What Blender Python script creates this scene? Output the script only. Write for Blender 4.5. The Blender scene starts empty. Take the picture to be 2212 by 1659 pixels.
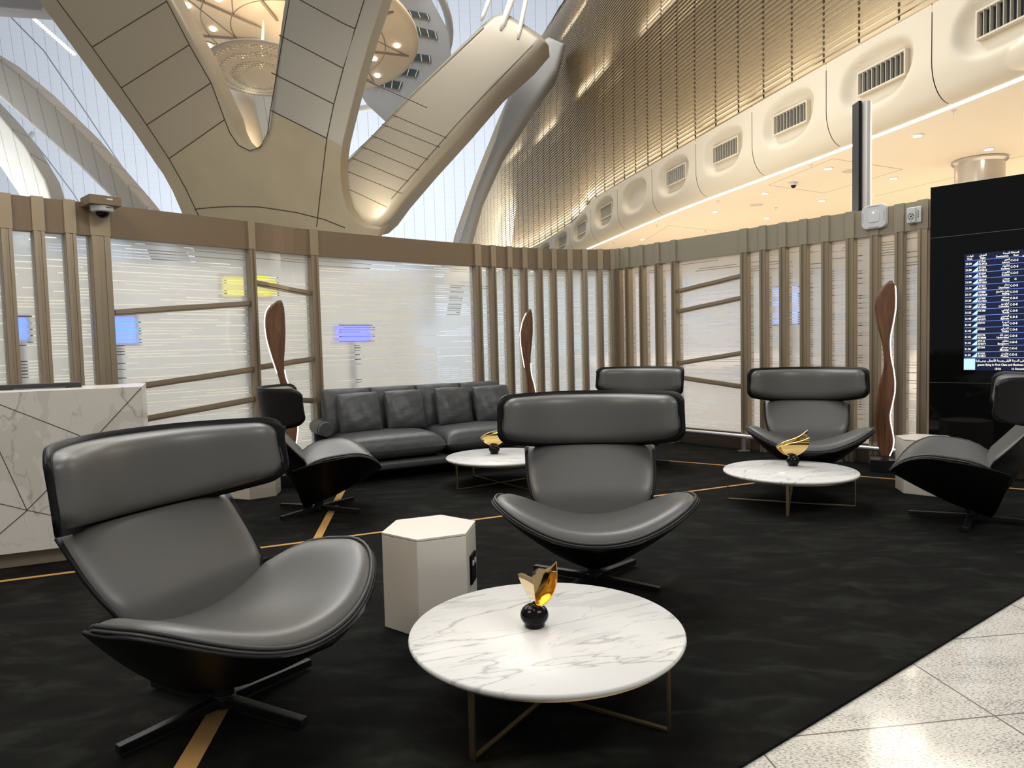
import bpy, bmesh, math, random, unicodedata
from mathutils import Vector, Matrix
import numpy as np
rnd = random.Random(7)
sc = bpy.context.scene
C = sc.collection
PI = math.pi
R = math.radians

# ------------------------------------------------------------------ camera
EYE = 1.35; FPX = 1540.0; PITCH = R(3.2); ROLL = R(1.45)
cF = Vector((0, math.cos(PITCH), -math.sin(PITCH)))
_r0 = Vector((1, 0, 0)); _u0 = Vector((0, math.sin(PITCH), math.cos(PITCH)))
cR = _r0*math.cos(ROLL) - _u0*math.sin(ROLL)
cU = _r0*math.sin(ROLL) + _u0*math.cos(ROLL)
cam_d = bpy.data.cameras.new('camera'); cam = bpy.data.objects.new('camera', cam_d); C.objects.link(cam)
cam_d.sensor_width = 36.0; cam_d.sensor_fit = 'HORIZONTAL'; cam_d.lens = 36.0*FPX/2212.0
cam_d.clip_start = .05; cam_d.clip_end = 300
M = Matrix((cR, cU, -cF)).transposed().to_4x4(); M.translation = Vector((0, 0, EYE))
cam.matrix_world = M
sc.camera = cam

# ------------------------------------------------------------------ world, exposure
w = bpy.data.worlds.new('world'); sc.world = w; w.use_nodes = True
bg = w.node_tree.nodes['Background']; bg.inputs[0].default_value = (.86, .92, 1, 1); bg.inputs[1].default_value = .55
sc.view_settings.view_transform = 'Standard'; sc.view_settings.look = 'None'
sc.view_settings.gamma = 1; sc.view_settings.use_curve_mapping = False
sc.view_settings.exposure = -0.55

def area(name, loc, target, sx, sy, power, col=(1, 1, 1)):
    l = bpy.data.lights.new(name, 'AREA'); l.shape = 'RECTANGLE'; l.size = sx; l.size_y = sy
    l.energy = power; l.color = col
    o = bpy.data.objects.new(name, l); C.objects.link(o); o.location = loc
    d = Vector(target)-Vector(loc); o.rotation_euler = d.to_track_quat('-Z', 'Y').to_euler()
    return o
def point(name, loc, power, col=(1, 1, 1), rad=.2):
    l = bpy.data.lights.new(name, 'POINT'); l.energy = power; l.color = col; l.shadow_soft_size = rad
    o = bpy.data.objects.new(name, l); C.objects.link(o); o.location = loc; return o
WARM = (1, .80, .58)
area('overhead_fill', (-3, 9, 13), (0, 5, 0), 10, 8, 1500, (.93, .97, 1))  # added overhead area light for soft highlights on the leather, no actual skylight
area('room_fill', (4.5, .5, 6.8), (.5, 5, 0), 4, 2.5, 420, (1, .95, .88))  # unseen pair of area lights added for front lighting, no actual fittings
area('room_fill', (-4.5, 1.0, 6.8), (0, 5, .3), 3, 2.5, 360, (1, .84, .64))
area('pane_fill', (-8, 14, 8.5), (-3, 7, 1.0), 6, 4, 420, (1, .97, .92))  # unseen area lights added behind the partition to brighten the frosted panes
area('pane_fill', (-1, 16.5, 8.0), (-.5, 9, 1.2), 5, 4, 380, (1, .95, .88))
area('pane_fill', (7.5, 10.5, 4.7), (3.2, 8, 1.2), 4, 3, 330, (1, .88, .75))
area('soffit_fill', (11, 17, .6), (10, 17, 5), 10, 12, 900, WARM)  # warm area lights added below the soffit to brighten it, no floor fittings
area('soffit_fill', (6, 25, .6), (6, 25, 5), 6, 8, 380, WARM)
area('bulkhead_wash', (2.5, 14, 3.2), (6.5, 14, 6), 8, 1, 210, (1, .93, .82))  # this and the next washes are unseen area lights standing in for room light
area('facade_wash', (-1, 20, 22), (4, 24, 10), 10, 6, 4200, (1, .92, .8))  # added in front of the louvres to brighten the slats
area('roof_wash', (-10, 42, 7), (-10, 66, 22), 50, 5, 17000, (.9, .95, 1))
area('roof_wash', (-24, 22, 4), (-32, 45, 18), 12, 5, 4600, (.9, .95, 1))
area('column_wash', (-5, 9, 3.4), (-9, 20, 10), 8, 2, 420, (1, .92, .8))

# ------------------------------------------------------------------ image <-> place helpers (for measuring only)
def ray(px, py):
    return cF + cR*((px-1106)/FPX) - cU*((py-829.5)/FPX)
def at(px, py, z):
    d = ray(px, py); return Vector((0, 0, EYE)) + d*((z-EYE)/d.z)
def on_plane(px, py, p0, n):
    d = ray(px, py); e = Vector((0, 0, EYE)); n = Vector(n); return e + d*((Vector(p0)-e).dot(n)/d.dot(n))
def proj(p):
    v = Vector(p)-Vector((0, 0, EYE)); k = v.dot(cF); return 1106+FPX*v.dot(cR)/k, 829.5-FPX*v.dot(cU)/k
def interp(x, xs, ys): return float(np.interp(x, xs, ys))

# ------------------------------------------------------------------ materials
def mat(name, col, rough=.5, metal=0, spec=.5, coat=0, emis=None, estr=0):
    m = bpy.data.materials.new(name); m.use_nodes = True; b = m.node_tree.nodes['Principled BSDF']
    b.inputs['Base Color'].default_value = (*col, 1); b.inputs['Roughness'].default_value = rough
    b.inputs['Metallic'].default_value = metal; b.inputs['Specular IOR Level'].default_value = spec
    b.inputs['Coat Weight'].default_value = coat; b.inputs['Coat Roughness'].default_value = .06
    if emis: b.inputs['Emission Color'].default_value = (*emis, 1); b.inputs['Emission Strength'].default_value = estr
    return m
def N(m, t, **k):
    n = m.node_tree.nodes.new(t)
    for a, v in k.items(): setattr(n, a, v)
    return n
def L(m, a, b): m.node_tree.links.new(a, b)
def bsdf(m): return m.node_tree.nodes['Principled BSDF']
def val(m, op, a, b=None, c=None):
    n = N(m, 'ShaderNodeMath', operation=op)
    for i, v in enumerate((a, b, c)):
        if v is None: continue
        if isinstance(v, (int, float)): n.inputs[i].default_value = v
        else: L(m, v, n.inputs[i])
    return n.outputs[0]
def mixc(m, fac, a, b):
    n = N(m, 'ShaderNodeMix', data_type='RGBA')
    if isinstance(fac, (int, float)): n.inputs[0].default_value = fac
    else: L(m, fac, n.inputs[0])
    for i, v in ((6, a), (7, b)):
        if isinstance(v, tuple): n.inputs[i].default_value = (*v, 1)
        else: L(m, v, n.inputs[i])
    return n.outputs[2]
def ramp(m, fac, stops):
    n = N(m, 'ShaderNodeValToRGB'); r = n.color_ramp
    while len(r.elements) > 1: r.elements.remove(r.elements[-1])
    r.elements[0].position = stops[0][0]; r.elements[0].color = (*stops[0][1], 1)
    for p, c in stops[1:]:
        e = r.elements.new(p); e.color = (*c, 1)
    L(m, fac, n.inputs[0]); return n.outputs[0]
def objco(m, scale=(1, 1, 1), rot=(0, 0, 0)):
    t = N(m, 'ShaderNodeTexCoord'); p = N(m, 'ShaderNodeMapping'); p.inputs['Scale'].default_value = scale; p.inputs['Rotation'].default_value = rot
    L(m, t.outputs['Object'], p.inputs[0]); return p.outputs[0]
def noise(m, vec, scale, detail=4, rough=.5, dist=0):
    n = N(m, 'ShaderNodeTexNoise'); L(m, vec, n.inputs['Vector']); n.inputs['Scale'].default_value = scale
    n.inputs['Detail'].default_value = detail; n.inputs['Roughness'].default_value = rough; n.inputs['Distortion'].default_value = dist
    return n.outputs[0]
def bump(m, h, strength=.2, dist=.01):
    n = N(m, 'ShaderNodeBump'); n.inputs['Strength'].default_value = strength; n.inputs['Distance'].default_value = dist
    L(m, h, n.inputs['Height']); L(m, n.outputs[0], bsdf(m).inputs['Normal'])

LEATHER = mat('grey_leather', (.12, .12, .115), .40, spec=.5)
v = objco(LEATHER); bump(LEATHER, noise(LEATHER, v, 320, 3), .10, .002)
L(LEATHER, mixc(LEATHER, noise(LEATHER, v, 3, 3), (.082, .084, .081), (.104, .100, .092)), bsdf(LEATHER).inputs['Base Color'])
SOFA = mat('sofa_leather', (.050, .053, .054), .45, spec=.5)
v = objco(SOFA); bump(SOFA, noise(SOFA, v, 9, 4, .55, .6), .35, .02)
STITCH = mat('seam_leather', (.035, .035, .033), .5)
SHELL = mat('black_shell', (.005, .005, .005), .45, spec=.2)
BLACKMET = mat('black_metal', (.010, .010, .011), .38, 0.3, spec=.5)
BLACKGLOSS = mat('black_gloss', (.004, .004, .004), .04, spec=.18)
GOLD = mat('polished_gold', (.93, .66, .26), .07, 1)
BRASS = mat('satin_brass', (.50, .38, .20), .33, 1)
WHITEP = mat('white_paint', (.78, .78, .76), .45)
GREYP = mat('light_grey_plastic', (.62, .62, .63), .4)
DARKP = mat('dark_plastic', (.03, .03, .03), .4)
HEX = mat('warm_white_lacquer', (.66, .61, .53), .28, spec=.5)
v = objco(HEX); L(HEX, mixc(HEX, noise(HEX, v, 120, 2), (.62, .575, .50), (.69, .64, .56)), bsdf(HEX).inputs['Base Color'])
def bronze(name, a, b, rough=.38, metal=.65):
    m = mat(name, a, rough, metal)
    v = objco(m, (40, 40, 1.2)); L(m, mixc(m, noise(m, v, 3, 4), a, b), bsdf(m).inputs['Base Color'])
    return m
POST = bronze('champagne_bronze', (.33, .265, .18), (.39, .315, .22), .36, .65)
HEADB = bronze('brown_bronze_panel', (.20, .145, .088), (.225, .165, .10), .5, .3)
HEADT = bronze('tan_bronze_panel', (.34, .27, .175), (.37, .295, .195), .45, .35)
HEADO = bronze('olive_bronze_panel', (.31, .275, .195), (.35, .31, .22), .45, .3)
DKBRZ = bronze('dark_bronze', (.13, .10, .07), (.17, .135, .095), .35, .7)

# marble with veins
def marble(name, base, vein, scale, light=False):
    m = mat(name, base, .26, spec=.13)
    v = objco(m, (scale, scale*1.0, scale), (0, 0, R(35)))
    def veins(sc_, width, dist, seed):
        mp = N(m, 'ShaderNodeMapping'); mp.inputs['Location'].default_value = (seed, seed*1.7, 0); mp.inputs['Scale'].default_value = (.55, 2.6, 1)
        L(m, v, mp.inputs[0])
        n1 = noise(m, mp.outputs[0], sc_, 6, .5, dist)
        d = val(m, 'ABSOLUTE', val(m, 'SUBTRACT', n1, .5))
        return val(m, 'SUBTRACT', 1, val(m, 'MINIMUM', val(m, 'DIVIDE', d, width), 1))
    a = veins(1.1, .012, .35, 3.1); b = veins(.8, .028, .12, 9.4); c = veins(2.4, .006, .5, 5.7)
    bsum = val(m, 'GREATER_THAN', b, .35)
    k = val(m, 'MAXIMUM', val(m, 'MULTIPLY', bsum, .22), val(m, 'MULTIPLY', val(m, 'MULTIPLY', a, a), .75))
    k = val(m, 'MAXIMUM', k, val(m, 'MULTIPLY', c, .38))
    cloud = mixc(m, noise(m, v, 4, 5), base, tuple(x*.93 for x in base))
    L(m, mixc(m, k, cloud, vein), bsdf(m).inputs['Base Color'])
    return m
MARBLE = marble('white_marble', (.66, .65, .625), (.30, .29, .275), 1.0)
DESKM = marble('beige_marble', (.68, .655, .60), (.34, .31, .26), .9, True)
# wood
WOOD = mat('walnut', (.12, .045, .02), .32, spec=.5)
v = objco(WOOD, (9, 9, .8)); L(WOOD, ramp(WOOD, noise(WOOD, v, 1.6, 5, .6, 1.5), [(.3, (.06, .026, .012)), (.5, (.14, .062, .028)), (.7, (.21, .10, .045))]), bsdf(WOOD).inputs['Base Color'])
LED = mat('led_strip', (1, 1, 1), .5, emis=(1, .98, .95), estr=6)
v = objco(LED); 
LEDW = mat('ceiling_led', (1, 1, 1), .5, emis=(1, .95, .86), estr=7)
LAMP = mat('lamp_lens', (1, 1, 1), .5, emis=(1, .9, .72), estr=70)
# granite floor
GRAN = mat('granite_tiles', (.6, .58, .54), .10, spec=.5)
v = objco(GRAN)
mp = N(GRAN, 'ShaderNodeMapping'); mp.inputs['Rotation'].default_value = (0, 0, R(-20)); mp.inputs['Scale'].default_value = (1, 3.2, 1); L(GRAN, v, mp.inputs[0])
sp = noise(GRAN, mp.outputs[0], 75, 4, .65)
big = noise(GRAN, mp.outputs[0], 2.2, 4, .6)
spk = val(GRAN, 'ADD', sp, val(GRAN, 'MULTIPLY', val(GRAN, 'SUBTRACT', big, .5), .28))
col = ramp(GRAN, spk, [(0, (.60, .57, .52)), (.50, (.60, .57, .51)), (.58, (.30, .285, .26)), (.68, (.09, .09, .09))])
sx = N(GRAN, 'ShaderNodeSeparateXYZ')
mp2 = N(GRAN, 'ShaderNodeMapping'); mp2.vector_type = 'POINT'; mp2.inputs['Rotation'].default_value = (0, 0, R(-7.4)); L(GRAN, v, mp2.inputs[0]); L(GRAN, mp2.outputs[0], sx.inputs[0])
def grout(a, off, size):
    t = val(GRAN, 'PINGPONG', val(GRAN, 'ADD', a, off), size/2)
    return val(GRAN, 'LESS_THAN', t, .0035)
# tile corner at the place (1.67,2.44)
ca, sa = math.cos(R(-7.4)), math.sin(R(-7.4)); ux, uy = 1.67*ca-2.44*sa, 1.67*sa+2.44*ca
g = val(GRAN, 'MAXIMUM', grout(sx.outputs[0], 90-ux, .6*1.5), grout(sx.outputs[1], 90-uy, .6))
L(GRAN, mixc(GRAN, g, col, (.16, .14, .12)), bsdf(GRAN).inputs['Base Color'])
# carpet
CARPET = mat('black_carpet', (.012, .012, .010), .95, spec=.12)
v = objco(CARPET, (1, 2.0, 1), (0, 0, R(25)))
n1 = noise(CARPET, v, 3.2, 6, .62, .8)
L(CARPET, ramp(CARPET, n1, [(.34, (.0022, .0022, .0018)), (.52, (.0052, .0054, .0043)), (.70, (.015, .0158, .012))]), bsdf(CARPET).inputs['Base Color'])
bsdf(CARPET).inputs['Sheen Weight'].default_value = .0; bsdf(CARPET).inputs['Sheen Roughness'].default_value = .5
bump(CARPET, noise(CARPET, objco(CARPET), 500, 2), .5, .004)
STRIPE = mat('ochre_carpet', (.48, .27, .095), .95, spec=.1)
v = objco(STRIPE); L(STRIPE, mixc(STRIPE, noise(STRIPE, v, 160, 3), (.40, .22, .075), (.56, .33, .12)), bsdf(STRIPE).inputs['Base Color'])
# far architecture
CONC = mat('olive_render', (.33, .275, .18), .7)
v = objco(CONC); L(CONC, mixc(CONC, noise(CONC, v, 1.2, 5), (.29, .24, .15), (.38, .32, .215)), bsdf(CONC).inputs['Base Color'])
CLAD = mat('beige_cladding', (.33, .275, .195), .4, .1)
CLADG = mat('grey_beige_cladding', (.33, .305, .255), .38, .15)
JOINT = mat('dark_joint', (.05, .035, .02), .8)
RIB = mat('pale_grey_rib', (.42, .40, .355), .5)
v = objco(RIB); sx = N(RIB, 'ShaderNodeSeparateXYZ'); L(RIB, v, sx.inputs[0])
t = val(RIB, 'LESS_THAN', val(RIB, 'PINGPONG', val(RIB, 'ADD', sx.outputs[0], val(RIB, 'MULTIPLY', sx.outputs[2], .12)), .22), .014)
L(RIB, mixc(RIB, t, (.42, .40, .355), (.27, .26, .23)), bsdf(RIB).inputs['Base Color'])
ROOF = mat('white_roof_lining', (.80, .84, .90), .5)
v = objco(ROOF); sx = N(ROOF, 'ShaderNodeSeparateXYZ'); L(ROOF, v, sx.inputs[0])
t = val(ROOF, 'LESS_THAN', val(ROOF, 'PINGPONG', sx.outputs[0], .5), .02)
t2 = val(ROOF, 'LESS_THAN', val(ROOF, 'PINGPONG', val(ROOF, 'ADD', sx.outputs[2], 0), .25), .012)
L(ROOF, mixc(ROOF, t, mixc(ROOF, val(ROOF, 'MULTIPLY', t2, .35), (.80, .84, .90), (.62, .65, .70)), (.42, .46, .52)), bsdf(ROOF).inputs['Base Color'])
SOFFIT = mat('cream_soffit', (.86, .76, .60), .6)
BULK = mat('cream_bulkhead', (.60, .53, .41), .5)
SLAT = mat('brass_louvre', (.42, .35, .25), .36, .8)
BACKL = mat('louvre_backing', (.66, .55, .38), .6)
DISC = mat('cream_disc', (.80, .66, .48), .5)
BLUEGL = mat('dark_roof_glass', (.05, .075, .09), .1)
GREYB = mat('grey_roof_panel', (.33, .35, .38), .5)
STEEL = mat('brushed_steel', (.55, .52, .49), .3, .8)
GRILLE = mat('grille_grey', (.45, .42, .35), .5)

# frosted glass with clear hairlines
def frost(name, tint, warm=0):
    m = bpy.data.materials.new(name); m.use_nodes = True; nt = m.node_tree
    for n in list(nt.nodes): nt.nodes.remove(n)
    out = N(m, 'ShaderNodeOutputMaterial')
    uv = N(m, 'ShaderNodeUVMap'); uv.uv_map = 'UVMap'; s = N(m, 'ShaderNodeSeparateXYZ'); L(m, uv.outputs[0], s.inputs[0])
    U, V = s.outputs[0], s.outputs[1]
    row = val(m, 'FLOOR', val(m, 'DIVIDE', V, .026)); fr = val(m, 'FRACT', val(m, 'DIVIDE', V, .026))
    wn = N(m, 'ShaderNodeTexWhiteNoise', noise_dimensions='1D'); L(m, row, wn.inputs['W'])
    wo = wn.outputs['Value']
    cell = val(m, 'FLOOR', val(m, 'ADD', val(m, 'DIVIDE', U, .55), val(m, 'MULTIPLY', wo, 13)))
    cv = N(m, 'ShaderNodeCombineXYZ'); L(m, cell, cv.inputs[0]); L(m, row, cv.inputs[1])
    w2 = N(m, 'ShaderNodeTexWhiteNoise', noise_dimensions='2D'); L(m, cv.outputs[0], w2.inputs['Vector'])
    onn = val(m, 'GREATER_THAN', w2.outputs['Value'], .50)
    th = val(m, 'ADD', .17, val(m, 'MULTIPLY', wo, .22))
    line = val(m, 'MULTIPLY', onn, val(m, 'LESS_THAN', fr, th))
    tr = N(m, 'ShaderNodeBsdfTranslucent'); tr.inputs[0].default_value = (*tint, 1)
    di = N(m, 'ShaderNodeBsdfDiffuse'); di.inputs[0].default_value = (*[x*.9 for x in tint], 1)
    rf = N(m, 'ShaderNodeBsdfRefraction'); rf.inputs['Color'].default_value = (*[min(1, x*1.02) for x in tint], 1); rf.inputs['Roughness'].default_value = .42; rf.inputs['IOR'].default_value = 1.08
    gl = N(m, 'ShaderNodeBsdfGlossy'); gl.inputs['Roughness'].default_value = .08; gl.inputs[0].default_value = (.8, .8, .8, 1)
    tp = N(m, 'ShaderNodeBsdfTransparent'); tp.inputs[0].default_value = (.97, .99, .98, 1)
    def mx(f, a, b):
        n = N(m, 'ShaderNodeMixShader')
        if isinstance(f, float): n.inputs[0].default_value = f
        else: L(m, f, n.inputs[0])
        L(m, a, n.inputs[1]); L(m, b, n.inputs[2]); return n.outputs[0]
    body = mx(.42, mx(.38, tr.outputs[0], di.outputs[0]), rf.outputs[0])
    clr = mx(line, body, tp.outputs[0])
    L(m, mx(.05, clr, gl.outputs[0]), out.inputs[0])
    return m
FROST = frost('frosted_film', (.80, .825, .82)); FROSTW = frost('frosted_film_warm', (.88, .86, .83))
CLEAR = bpy.data.materials.new('clear_glass'); CLEAR.use_nodes = True
_b = bsdf(CLEAR); _b.inputs['Base Color'].default_value = (1, 1, 1, 1); _b.inputs['Alpha'].default_value = .08; _b.inputs['Roughness'].default_value = .05

# ------------------------------------------------------------------ mesh helpers
class MB:
    def __init__(s): s.v = []; s.f = []; s.m = []; s.uv = {}
    def add(s, vs, fs, mi=0):
        b = len(s.v); s.v += [tuple(x) for x in vs]
        for f in fs: s.f.append(tuple(b+i for i in f)); s.m.append(mi)
    def box(s, c, d, mi=0, rz=0, rot=None):
        h = [x/2 for x in d]; vs = []
        M_ = rot if rot else Matrix.Rotation(rz, 3, 'Z')
        for x in (-1, 1):
            for y in (-1, 1):
                for z in (-1, 1): vs.append(Vector(c)+M_@Vector((x*h[0], y*h[1], z*h[2])))
        s.add(vs, [(0, 1, 3, 2), (4, 6, 7, 5), (0, 4, 5, 1), (2, 3, 7, 6), (0, 2, 6, 4), (1, 5, 7, 3)], mi)
    def bar(s, a, b, w_, h_, up=(0, 0, 1), mi=0):
        a = Vector(a); b = Vector(b); d = (b-a).normalized(); sd = d.cross(Vector(up)).normalized(); u = sd.cross(d)
        vs = [p+sd*(i*w_/2)+u*(j*h_/2) for p in (a, b) for i, j in ((-1, -1), (1, -1), (1, 1), (-1, 1))]
        s.add(vs, [(0, 1, 2, 3), (7, 6, 5, 4), (0, 4, 5, 1), (1, 5, 6, 2), (2, 6, 7, 3), (3, 7, 4, 0)], mi)
    def tube(s, pts, r, n=8, mi=0, closed=False, cap=True):
        pts = [Vector(p) for p in pts]; rs = r if isinstance(r, (list, tuple)) else [r]*len(pts)
        b = len(s.v); k = len(pts); up = Vector((0, 0, 1))
        for i, p in enumerate(pts):
            if closed: d = pts[(i+1) % k]-pts[i-1]
            else: d = pts[min(i+1, k-1)]-pts[max(i-1, 0)]
            d.normalize(); a = up if abs(d.z) < .9 else Vector((1, 0, 0))
            sd = d.cross(a).normalized(); u = sd.cross(d)
            for j in range(n):
                t = 2*PI*j/n; s.v.append(tuple(p+sd*(math.cos(t)*rs[i])+u*(math.sin(t)*rs[i])))
        for i in range(k if closed else k-1):
            i2 = (i+1) % k
            for j in range(n):
                j2 = (j+1) % n; s.f.append((b+i*n+j, b+i*n+j2, b+i2*n+j2, b+i2*n+j)); s.m.append(mi)
        if cap and not closed:
            s.f.append(tuple(b+j for j in range(n))[::-1]); s.m.append(mi)
            s.f.append(tuple(b+(k-1)*n+j for j in range(n))); s.m.append(mi)
    def lathe(s, prof, c=(0, 0, 0), n=32, mi=0, cap=True):
        b = len(s.v); k = len(prof)
        for r, z in prof:
            for j in range(n):
                t = 2*PI*j/n; s.v.append((c[0]+r*math.cos(t), c[1]+r*math.sin(t), c[2]+z))
        for i in range(k-1):
            for j in range(n):
                j2 = (j+1) % n; s.f.append((b+i*n+j, b+i*n+j2, b+(i+1)*n+j2, b+(i+1)*n+j)); s.m.append(mi)
        if not cap: return
        s.f.append(tuple(b+j for j in range(n))[::-1]); s.m.append(mi)
        s.f.append(tuple(b+(k-1)*n+j for j in range(n))); s.m.append(mi)
    def grid(s, fn, us, vs, mi=0, flip=False):
        b = len(s.v); nu = len(us); nv = len(vs)
        for v_ in vs:
            for u_ in us: s.v.append(tuple(fn(u_, v_)))
        for j in range(nv-1):
            for i in range(nu-1):
                q = (b+j*nu+i, b+j*nu+i+1, b+(j+1)*nu+i+1, b+(j+1)*nu+i)
                s.f.append(q[::-1] if flip else q); s.m.append(mi)
    def prism(s, poly, h0, h1, mi=0):
        n = len(poly); b = len(s.v)
        for h in (h0, h1):
            for p in poly: s.v.append((p[0], p[1], h))
        s.f.append(tuple(b+i for i in range(n))[::-1]); s.f.append(tuple(b+n+i for i in range(n))); s.m += [mi, mi]
        for i in range(n):
            j = (i+1) % n; s.f.append((b+i, b+j, b+n+j, b+n+i)); s.m.append(mi)
    def build(s, name, mats, parent=None, smooth=False, bevel=0, seg=2, loc=None, sub=0, solid=0, ang=40):
        me = bpy.data.meshes.new(name); me.from_pydata(s.v, [], s.f)
        if not isinstance(mats, (list, tuple)): mats = [mats]
        for m_ in mats: me.materials.append(m_)
        for p, i in zip(me.polygons, s.m): p.material_index = i; p.use_smooth = smooth
        bm = bmesh.new(); bm.from_mesh(me); bmesh.ops.recalc_face_normals(bm, faces=bm.faces); bm.to_mesh(me); bm.free()
        o = bpy.data.objects.new(name, me); C.objects.link(o)
        if parent is not None: o.parent = parent
        if loc: o.location = loc
        if solid:
            k = o.modifiers.new('s', 'SOLIDIFY'); k.thickness = abs(solid); k.offset = 1 if solid > 0 else -1
        if bevel:
            k = o.modifiers.new('b', 'BEVEL'); k.width = bevel; k.segments = seg; k.limit_method = 'ANGLE'; k.angle_limit = R(ang)
            for p in me.polygons: p.use_smooth = True
            wn = o.modifiers.new('w', 'WEIGHTED_NORMAL'); wn.keep_sharp = False
        if sub:
            k = o.modifiers.new('u', 'SUBSURF'); k.levels = sub; k.render_levels = sub
        return o
def tag(o, label=None, cat=None, group=None, kind=None):
    if label: o['label'] = label
    if cat: o['category'] = cat
    if group: o['group'] = group
    if kind: o['kind'] = kind
    return o
def empty(name, loc=(0, 0, 0), rz=0, label=None, cat=None, group=None, kind=None):
    o = bpy.data.objects.new(name, None); C.objects.link(o); o.location = loc; o.rotation_euler = (0, 0, rz); o.empty_display_size = .1
    return tag(o, label, cat, group, kind)
def copy_tree(o, parent=None):
    c = o.copy(); C.objects.link(c)
    if parent is not None: c.parent = parent
    for ch in list(kids.get(o.name, [])): copy_tree(ch, c)
    return c
kids = {}
def index_kids():
    kids.clear()
    for o in bpy.data.objects:
        if o.parent: kids.setdefault(o.parent.name, []).append(o)
def dup(root, loc, rz, label=None, group=None):
    index_kids(); r = copy_tree(root); r.location = loc; r.rotation_euler = (0, 0, rz)
    if label: r['label'] = label
    if group: r['group'] = group
    return r
def lin(a, b, n): return [a+(b-a)*i/(n-1) for i in range(n)]
def smooth_curve(pts, n):
    # Catmull-Rom through plan points, resampled by arc length
    P = [np.array(p, float) for p in pts]; P = [2*P[0]-P[1]]+P+[2*P[-1]-P[-2]]; out = []
    for i in range(1, len(P)-2):
        for k in range(30):
            t = k/30; a, b, c, d = P[i-1], P[i], P[i+1], P[i+2]
            out.append(.5*((2*b)+(-a+c)*t+(2*a-5*b+4*c-d)*t*t+(-a+3*b-3*c+d)*t**3))
    out.append(P[-2]); out = np.array(out); s_ = np.concatenate([[0], np.cumsum(np.linalg.norm(np.diff(out, axis=0), axis=1))])
    ts = np.linspace(0, s_[-1], n)
    return np.stack([np.interp(ts, s_, out[:, k]) for k in range(out.shape[1])], 1), s_[-1]

# ================================================================== FLOOR, CARPET
mb = MB(); mb.box((0, 20, -.05), (90, 70, .1)); tag(mb.build('floor', GRAN), kind='structure')
carpet = empty('carpet', (0, 0, 0), 0, 'black carpet with ochre stripes covering the lounge floor inside the partitions', 'carpet')
e0 = at(1590, 1659, .012); e1 = at(2212, 1283, .012); dd = (e1-e0).normalized()
q0 = e0-dd*3.5; q1 = e1+dd*2.9
mb = MB(); mb.prism([(q0.x, q0.y), (q1.x, q1.y), (5.5, 5.45), (4.75, 6.22), (4.05, 6.98), (3.5, 7.85), (2.75, 8.7), (1.55, 10.0), (.5, 9.78), (-.5, 9.1), (-2.15, 7.7), (-2.75, 6.95), (-3.7, 5.95), (-5.2, 4.3), (-5.0, -1)], 0, .012)
mb.build('pile', CARPET, carpet)
def stripe(a, b, wa, wb, z=.0125, t=.0015):
    a = Vector(a); b = Vector(b); d = (b-a).normalized(); n_ = Vector((-d.y, d.x))
    m_ = MB(); m_.prism([a+n_*wa/2, a-n_*wa/2, b-n_*wb/2, b+n_*wb/2], z-.001, z+t); m_.build('stripe', STRIPE, carpet)
def F2(x, y): p = at(x, y, .012); return (p.x, p.y)
stripe(F2(342, 1760), F2(683, 1168), .075, .058)
stripe(F2(683, 1168), F2(752, 1035), .058, .058, .0127)
stripe(F2(-60, 1264), F2(690, 1167), .034, .034, .0129)
stripe(F2(690, 1167), F2(1640, 1042), .034, .034, .0125)
stripe(F2(1400, 992), F2(1943, 1036), .034, .034, .0127)
stripe(F2(1943, 1036), F2(2260, 1061), .034, .034, .0129)

# ================================================================== PARTITION WALLS
WT = 2.64; HB = 2.36; GB = .21
lw, lwL = smooth_curve([(-5.2, 4.55), (-4.03, 5.72), (-3.54, 6.2), (-2.59, 7.25), (-2.1, 7.86), (-.46, 9.24), (.52, 9.87), (1.47, 10.12)], 400)
rw, rwL = smooth_curve([(1.53, 10.10), (2.21, 9.30), (2.86, 8.50), (3.33, 7.93), (3.64, 7.55), (3.95, 7.17), (4.07, 6.98), (4.8, 6.28), (5.6, 5.52)], 300)
def find(curve, px, z):
    d = [abs(proj((p[0], p[1], z))[0]-px) for p in curve]; return int(np.argmin(d))
def frame(curve, i):
    i0 = max(i-2, 0); i1 = min(i+2, len(curve)-1); t = curve[i1]-curve[i0]; t = t/np.linalg.norm(t)
    n_ = np.array((t[1], -t[0])); p = curve[i]
    if n_.dot(-p) < 0: n_ = -n_      # towards the room
    return Vector((p[0], p[1])), Vector(t), Vector(n_)
def wall_box(root, name, curve, i, width, z0, z1, depth, front, m, bevel=.002, groove=False):
    p, t, n_ = frame(curve, i); a = math.atan2(t.y, t.x)
    c = p + n_*(front-depth/2); mb_ = MB(); mb_.box((c.x, c.y, (z0+z1)/2), (width, depth, z1-z0), rz=a)
    if groove:
        for k in (-1, 1):
            c2 = p+n_*(front+.006)+t*(k*(width*.32)); mb_.box((c2.x, c2.y, (z0+z1)/2), (width*.30, .012, z1-z0), rz=a)
    return mb_.build(name, m, root)
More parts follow.
